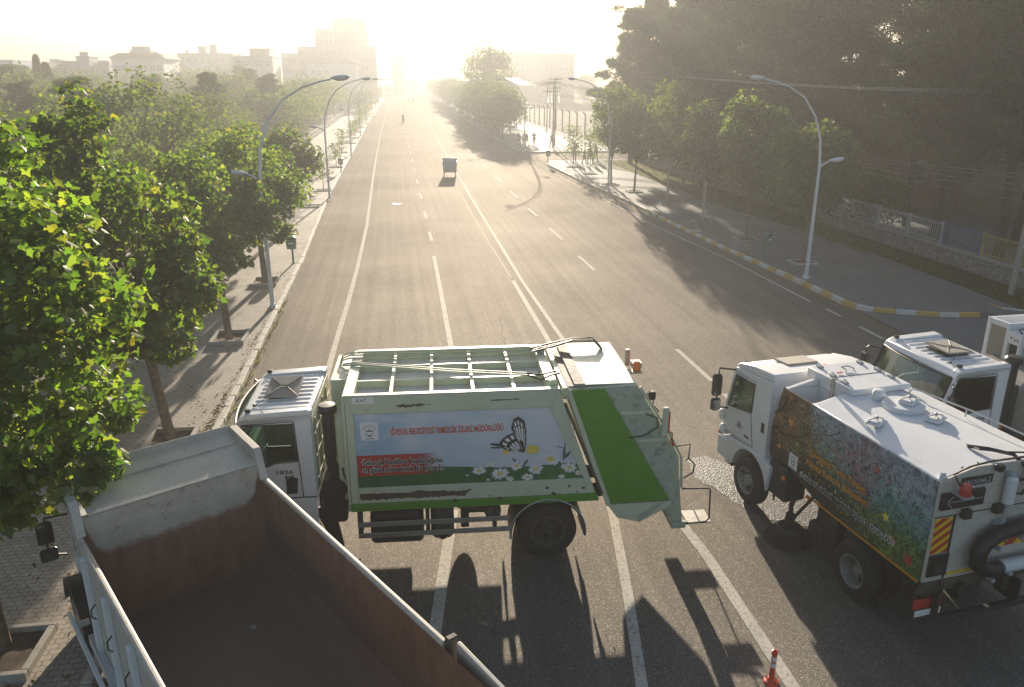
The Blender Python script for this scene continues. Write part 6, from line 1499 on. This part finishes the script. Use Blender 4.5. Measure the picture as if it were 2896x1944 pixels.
# cypress and dark conifer far left
def cypress(label, x, y, h, r, seed):
    rs = np.random.RandomState(seed); t = thing('cypress_tree', label, 'cypress', (x,y,0)); n = 5200
    z = rs.uniform(0,1,n); a = rs.uniform(0,6.28,n); rr = r*np.sin(np.pi*np.clip(z*.92+.06,0,1))**.7*rs.uniform(.75,1.1,n)
    P = np.stack([np.cos(a)*rr, np.sin(a)*rr, .5+z*(h-.5)],1); O = np.stack([np.cos(a)*.4, np.sin(a)*.4, np.full(n,1.0)],1)
    m = MB(); m.tube([(0,0,0),(0,0,h*.8)], [.2,.05], 7); m.build('trunk', M['pinebark'], t); link('crown', leaves('crown', P, O, .34, DIAM, M['needle'], rs, .1, -.6), t)
cypress('narrow dark cypress pointing above the roofs at the far left', -46.4, 118, 10.9, .62, 5)
cypress('short broad dark conifer next to the narrow cypress', -44.6, 116, 9.9, .95, 6)
# ------------------------------------------------------------------ far buildings
WL = {k: pm(k+'_render', c, .85, var=.06, scale=.6, dirt=.2, dcol=(.2,.18,.16)) for k, c in dict(white=(.60,.61,.64), grey=(.38,.38,.40), pink=(.46,.38,.36), cream=(.52,.47,.40), orange=(.44,.24,.15), bluewhite=(.52,.57,.64), red=(.30,.10,.07), yellow=(.42,.36,.20)).items()}
ROOF = pm('red_tiles', (.20,.10,.075), .85, var=.2, scale=3); WIN = pm('window_glass', (.05,.06,.07), .15, var=.1); FRAME = pm('window_frame', (.5,.5,.5), .6)
wp_me = None
def window_meshes():
    m = MB(); m.box(-.5,.5,-.05,.03,-.5,.5); a = m.build('window', FRAME); me = a.data; bpy.data.objects.remove(a)
    m = MB(); m.box(-.43,.43,-.065,-.04,-.43,-.02); m.box(-.43,.43,-.065,-.04,.02,.43); a = m.build('pane', WIN); me2 = a.data; bpy.data.objects.remove(a)
    return me, me2
WME, PME = window_meshes()
def windows(t, x0, x1, y, z0, z1, nx, nz, w=1.3, h=1.4, ax='y'):
    for i in range(nx):
        for k in range(nz):
            u = x0+(x1-x0)*(i+.5)/nx; z = z0+(z1-z0)*(k+.5)/nz
            o = link('window', WME, t); o.location = (u, y, z) if ax == 'y' else (y, u, z); o.scale = (w, 1, h)
            if ax == 'x': o.rotation_euler = (0,0,math.pi/2)
            p = link('pane', PME, o)
def building(label, blocks, col, wins=(), roof=None, balc=(), cat='apartment building', name='apartment_building', tanks=()):
    x0, x1, y0, y1 = blocks[0][:4]
    t = thing(name, label, cat, ((x0+x1)/2, y0, 0))
    ox, oy = (x0+x1)/2, y0
    for i, (a, b, c, d, z0, z1) in enumerate(blocks):
        m = MB(); m.box(a-ox,b-ox,c-oy,d-oy,z0,z1); m.box(a-ox-.1,b-ox+.1,c-oy-.1,d-oy+.1,z1,z1+.25); m.build('wall' if i == 0 else 'roof_block', WL[col], t)
    for (a, b, y, z0, z1, nx, nz, *r) in wins: windows(t, a-ox, b-ox, y-oy, z0, z1, nx, nz, *r)
    if roof:
        a, b, c, d, z0, z1, ins = roof; m = MB(); A_ = [(a-ox,c-oy,z0),(b-ox,c-oy,z0),(b-ox,d-oy,z0),(a-ox,d-oy,z0)]; B_ = [(a-ox+ins,c-oy+ins,z1),(b-ox-ins,c-oy+ins,z1),(b-ox-ins,d-oy-ins,z1),(a-ox+ins,d-oy-ins,z1)]
        m.add(A_+B_, [(0,1,2,3),(4,5,6,7),(0,1,5,4),(1,2,6,5),(2,3,7,6),(3,0,4,7)]); m.build('roof', ROOF, t)
    for a, b, y, z in balc:
        m = MB(); m.box(a-ox,b-ox,y-oy-1.3,y-oy,z,z+.15); m.box(a-ox,b-ox,y-oy-1.3,y-oy-1.2,z+.15,z+1.0); m.build('balcony', WL['pink'], t)
    for x, y, z in tanks:
        m = MB(); m.lathe([(0,0),(.45,0),(.5,.1),(.5,.7),(.4,.9),(0,.95)], 12, (x-ox,y-oy,z)); m.build('water_tank', FRAME, t)
    return t
building('pale blue low block with small windows at the left edge of the skyline', [(-89,-83.5,200,212,0,11.9),(-83.5,-81,200.5,212,0,10.8)], 'bluewhite', [(-88.6,-83.7,200,5,11,3,2,1.0,.9),(-83.3,-81.2,200.5,5.5,10,1,2,1.2,.9)])
building('low pale house between the blue block and the cypress', [(-87.4,-81.5,215,225,0,11.7)], 'cream', [(-87,-82,215,5,11,3,2)])
building('small grey block with a roof shed right of the cypress', [(-84.5,-73,220,232,0,11.4),(-83.3,-81.3,220,224,11.65,12.5)], 'grey', [(-84,-74,220,4,11,5,2)])
building('narrow rough block topped by a dark shed and tanks', [(-70.1,-64.1,190,202,0,11.5),(-66.7,-64.1,190.2,196,11.75,12.5)], 'grey', [(-69.8,-64.4,190,3,11,4,3,.9,1.0)], tanks=((-66.0,192,12.75),(-65.2,192,12.75)))
building('small gabled house with a tree in front, left of the wide apartment house', [(-83.8,-78.8,250,262,0,11.6)], 'white', [(-83.4,-79,250,5,11,3,2)], roof=(-84.2,-78.4,249.6,262.4,11.85,13.2,2.2))
building('wide white apartment house with a hipped roof and a row of water tanks', [(-64.3,-52.9,205,220,0,12.4),(-60.9,-56.3,208,214,13.0,14.3)], 'white', [(-64,-59,205,3,12,3,3,1.4,1.3),(-58.6,-56.4,205,3,12,2,3,.8,1.4),(-56,-53.2,205,3,12,2,3,1.2,1.3)], roof=(-65,-52.2,204.3,220.7,12.65,13.9,2.0), balc=[(-63.8,-61,205,z) for z in (5.2,8.2)], tanks=[(-60.4+.8*i,210,14.55) for i in range(5)])
building('narrow orange brick house right of the wide white one', [(-61.5,-58.8,240,250,0,13.2)], 'orange', [(-61.2,-59,240,6,13,1,2)], tanks=((-60,243,13.4),))
building('long pale block with two square stair towers on its roof', [(-62.9,-46.9,260,275,0,15.2),(-57.2,-55,262,266,15.45,17.2),(-53.9,-51.9,262,266,15.45,17.7)], 'grey', [(-62.5,-47.3,260,6,15,8,3)], tanks=((-60.5,262,15.4),))
building('apartment house with pink bands and dark windows above the grove', [(-38.4,-28.7,210,224,0,13.2),(-34.3,-29.5,212,220,13.4,15.0)], 'cream', [(-37.6,-34.6,210,3,13,2,4,1.3,1.4),(-33,-31,210,3,13,2,4,.7,1.5),(-30.6,-29,210,3,13,1,4,1.3,1.4)], balc=[(-37.8,-34.8,210,z) for z in (4.2,6.7,9.2)])
building('low block left of the big hazy one', [(-36.8,-31.2,290,300,0,16.2)], 'grey', [(-36.4,-31.6,290,9,16,4,2)])
building('big broad block in the haze below the tower', [(-32.4,-11.2,300,318,0,18.7)], 'cream', [(-32,-12,300,9,18.4,9,3)])
building('plain gabled house in the haze in front of the broad block', [(-24.4,-10.3,250,262,0,12.2)], 'white', [(-24,-18,250,5,11.5,3,2)], roof=(-24.9,-9.8,249.5,262.5,12.45,14.2,3.0))
building('tall apartment tower in the haze, highest on the skyline', [(-20.6,-8.6,312,330,0,28.2),(-27.3,-20.6,313,328,0,25.3),(-8.6,-8.0,314,322,0,24),(-19,-14,314,322,28.4,29.1)], 'pink', [(-20.2,-15.4,312,12,28,4,6,.9,1.3),(-13.8,-9,312,12,28,4,6,.9,1.3),(-26.9,-21,313,12,25,5,5,.8,1.2)], balc=[(-15.4,-13.8,312,13+2.67*k) for k in range(6)], cat='apartment tower', name='apartment_tower')
building('low banded annex right of the tower', [(-10.8,-5.1,290,300,0,18.4)], 'cream', [(-10.4,-5.4,290,8,18,4,4,1.1,1.1)], balc=[(-10.6,-5.3,290,z) for z in (10.2,12.8,15.4)])
building('faint block in the glare beyond the tall broad tree', [(44.4,58.9,330,345,0,18.2)], 'grey', [(45,58.5,330,10,18,7,3)])
building('second faint block in the glare left of the pines', [(54.8,66.5,300,314,0,16.8)], 'grey', [(55.2,66,300,10,16.5,6,2)])
building('faint flat roof at the end of the road', [(0.1,6.3,480,490,0,21)], 'grey', [(.5,6,480,14,20.5,3,2)])
# buildings behind the pines
building('red fronted low house seen between the pine trunks', [(31.5,40,47,56,0,4.2)], 'red', [(32,39.5,47,1.2,3.6,4,1,1.3,1.3)], roof=(31.0,40.5,46.4,56.6,4.45,6.2,2.4), cat='house', name='house')
building('yellowish garden house behind the pines at the right', [(35.5,46,38,46,0,5.0)], 'yellow', [(36,45.5,38,1.5,4.2,4,1,1.2,1.4)], cat='house', name='house')

# ------------------------------------------------------------------ people
def skin_mesh(J, E, mat, name):
    """continuous body from joints {name:(x,y,z,r)} and edges, grown with a Skin modifier"""
    ks = list(J); me = bpy.data.meshes.new(name); me.from_pydata([J[k][:3] for k in ks], [(ks.index(a), ks.index(b)) for a, b in E], [])
    o = bpy.data.objects.new(name, me); COL.objects.link(o); o.modifiers.new('skin', 'SKIN'); 
    for i, k in enumerate(ks):
        r = J[k][3]; sv = me.skin_vertices[0].data[i]; sv.radius = r if isinstance(r, tuple) else (r, r); sv.use_root = (i == 0)
    s = o.modifiers.new('sub', 'SUBSURF'); s.levels = 1; s.render_levels = 1
    dg = bpy.context.evaluated_depsgraph_get(); out = bpy.data.meshes.new_from_object(o.evaluated_get(dg)); bpy.data.objects.remove(o)
    out.name = name; out.materials.clear(); out.materials.append(mat); out.polygons.foreach_set('use_smooth', [True]*len(out.polygons)); return out
def pose(kind):
    J = {'pelvis':(0,0,.95,.13),'spine':(0,0,1.14,.115),'chest':(0,0,1.34,.14),'neck':(0,-.01,1.49,.055),'head':(0,-.02,1.60,.085),'crown':(0,-.01,1.70,.075),'nose':(0,-.115,1.60,.014)}
    E = [('pelvis','spine'),('spine','chest'),('chest','neck'),('neck','head'),('head','crown'),('head','nose')]
    sw_ = {'walk':.20,'stand':.03,'ride':0}[kind]
    for s, n in ((-1,'l'),(1,'r')):
        f = s*sw_
        if kind == 'ride':
            J.update({n+'sh':(s*.19,-.05,1.40,.06),n+'el':(s*.30,-.28,1.20,.045),n+'wr':(s*.32,-.52,1.12,.03),n+'ha':(s*.32,-.58,1.11,.032),n+'hp':(s*.10,-.02,.90,.10),n+'kn':(s*.20,-.42,.80,.065),n+'an':(s*.20,-.30,.40,.045),n+'to':(s*.20,-.46,.35,.04)})
        else:
            J.update({n+'sh':(s*.19,0,1.42,.06),n+'el':(s*.25,f*.4,1.16,.045),n+'wr':(s*.26,f*.4-.10-f*.2,.92,.03),n+'ha':(s*.26,f*.4-.12-f*.2,.85,.032),n+'hp':(s*.10,0,.90,.095),n+'kn':(s*.11,-f*.75-.03,.50,.06),n+'an':(s*.11,-f*1.2+.05,.09,.042),n+'to':(s*.12,-f*1.2-.12,.045,.038)})
        E += [('chest',n+'sh'),(n+'sh',n+'el'),(n+'el',n+'wr'),(n+'wr',n+'ha'),('pelvis',n+'hp'),(n+'hp',n+'kn'),(n+'kn',n+'an'),(n+'an',n+'to')]
        h = J[n+'ha']
        for q, (dy, L) in enumerate(((-.03,.065),(-.01,.08),(.01,.075),(.03,.06))):
            J[n+'f%d' % q] = (h[0]+s*.005, h[1]+dy, h[2]-L, .009); J[n+'g%d' % q] = (h[0]-s*.012, h[1]+dy-.008, h[2]-L-.03, .008)
            E += [(n+'ha',n+'f%d' % q),(n+'f%d' % q,n+'g%d' % q)]
        J[n+'th'] = (h[0]-s*.02, h[1]-.05, h[2]-.03, .010); E.append((n+'ha',n+'th'))
    return J, E
PM = {}
def person(label, loc, rz, kind, shirt, trous, h=1.0, group='people walking by the side road'):
    if kind not in PM:
        J, E = pose(kind); body = skin_mesh(J, E, M['skin'], 'body')
        def sub(keys, add, ends=()):
            jj = {k: (*J[k][:3], J[k][3]+add) for k in keys}; return jj, [(a, b) for a, b in E if a in keys and b in keys]
        a, b = sub(['chest','spine','pelvis','lsh','rsh','lel','rel'], .018); sh = skin_mesh({**{'chest': a['chest']}, **a}, b, M['shirtw'], 'shirt')
        a, b = sub(['pelvis','lhp','rhp','lkn','rkn','lan','ran'], .016); a['pelvis'] = (*a['pelvis'][:2], a['pelvis'][2]-.02, .135); tr = skin_mesh(a, b, M['trous'], 'trousers')
        m = MB(); m.ball((0,.005,1.675), .098, .112, .09, 12, 8); hd = m.build('hair', M['hairm']); hm = hd.data; bpy.data.objects.remove(hd)
        m = MB()
        for n in 'lr':
            t_ = J[n+'to']; an = J[n+'an']; m.ball(((t_[0]+an[0])/2, (t_[1]+an[1])/2, (t_[2]+an[2])/2-.02), .055, .15, .05)
        so = m.build('shoes', M['shoe']); sm_ = so.data; bpy.data.objects.remove(so)
        PM[kind] = (body, sh, tr, hm, sm_)
    body, sh, tr, hm, sm_ = PM[kind]
    t = thing('person', label, 'person', loc, rz, group, h)
    link('body', body, t)
    for nm, me, mt in (('shirt', sh, M[shirt]), ('trousers', tr, M[trous])):
        m2 = me.copy(); m2.materials.clear(); m2.materials.append(mt); link(nm, m2, t)
    link('hair', hm, t); link('shoes', sm_, t); return t
person('person in dark clothes walking beside the white shirted one near the far side road kerb', (15.0,98.3,PZ), .2, 'walk', 'shirtb', 'trous')
person('person in a white shirt and dark trousers walking on the far pavement', (15.8,99.0,PZ), .0, 'walk', 'shirtw', 'trous', 1.02)
person('child in dark clothes just behind the white shirted walker', (16.45,101,PZ), .3, 'walk', 'shirtb', 'trous', .82)
person('person in grey blue standing next to the child on the far pavement', (17.3,100.6,PZ), -.3, 'stand', 'shirtg', 'trous', .95)
person('person in a pale top farther right near the side road', (18.7,96.1,PZ), .5, 'walk', 'shirtg', 'trous', .98)
person('person in white shirt and black trousers standing by the first young tree at the corner', (17.85,79.6,PZ), .2, 'stand', 'shirtw', 'trous', 1.05)
person('child in a dark top beside the white shirted person at the corner', (18.25,77.0,PZ), 1.0, 'walk', 'shirtb', 'trous', .78)
person('person in a red top walking among the group at the corner', (19.0,77.6,PZ), .5, 'walk', 'shirtr', 'shirtg', 1.0)
person('person in dark clothes at the right end of the corner group', (20.0,79.5,PZ), .4, 'walk', 'shirtb', 'trous', .97)
person('person in red standing in the shade under the street trees', (20.6,52.5,PZ), .6, 'stand', 'shirtr', 'trous', 1.0)
person('left one of two tiny figures far away on the bright road', (5.6,300,0), 0, 'walk', 'shirtb', 'trous', 1.05, 'people far away on the road')
person('right one of two tiny figures far away on the bright road', (6.9,300,0), 0, 'walk', 'shirtb', 'trous', 1.05, 'people far away on the road')
person('tiny figure farthest along the road beside the tree shadows', (9.9,330,0), 0, 'walk', 'shirtb', 'trous', 1.05, 'people far away on the road')
# motorcycle with rider
t = thing('motorcycle', 'dark motorcycle coming along the middle of the road', 'motorcycle', (1.7,160,0), .05)
for y in (-.62,.62):
    m = MB(); m.lathe([(.20,-.05),(.28,-.055),(.305,-.02),(.305,.02),(.28,.055),(.20,.05)], 20, (0,y,.305), 'x'); w_ = m.build('wheel', M['rubber'], t)
    q = MB(); q.lathe([(0,-.03),(.2,-.02),(.2,.02),(0,.03)], 12, (0,y,.305), 'x'); q.build('rim', M['rim'], w_)
m = MB(); m.tube([(0,-.62,.305),(0,-.45,.75),(0,-.38,.98)], .035, 8); m.tube([(0,-.42,.85),(0,-.05,.45),(0,.62,.305)], .04, 8); m.tube([(0,-.42,.85),(0,.2,.72),(0,.62,.66)], .04, 8); m.box(-.14,.14,-.15,.25,.30,.58,.05); m.build('frame', M['chassis'], t)
m = MB(); m.ball((0,-.18,.80), .14, .24, .13); m.build('fuel_tank', M['black'], t)
m = MB(); m.box(-.12,.12,.02,.66,.74,.83,.04); m.build('saddle', M['black'], t)
m = MB(); m.tube([(-.36,-.42,1.05),(-.15,-.40,1.0),(.15,-.40,1.0),(.36,-.42,1.05)], .018, 6); m.build('handlebar', M['steel'], t)
m = MB(); m.ball((0,-.50,.92), .09, .07, .09); m.build('headlight', M['lampglass'], t)
m = MB(); m.box(-.10,.10,-.80,-.45,.62,.645,.01); m.build('front_mudguard', M['black'], t)
person('person in dark clothes riding the motorcycle on the road', (1.7,160.18,-.06), .05, 'ride', 'shirtb', 'trous', 1.0, None)
# ------------------------------------------------------------------ haze
hz = NT('morning_haze'); hz.t.nodes.remove(hz.b)
pv = hz.n('VolumePrincipled')
for i in pv.inputs:
    if i.name == 'Density Attribute': i.default_value = ''
pv.inputs['Color'].default_value = (.28, .285, .285, 1); pv.inputs['Density'].default_value = HAZE_DENSITY; pv.inputs['Anisotropy'].default_value = .46
hz.t.links.new(pv.outputs[0], hz.out.inputs['Volume'])
m = MB(); m.box(-460, 460, -110, 960, -1.2, 30.5); o = m.build('haze', hz.mat, smooth=0); o['kind'] = 'stuff'
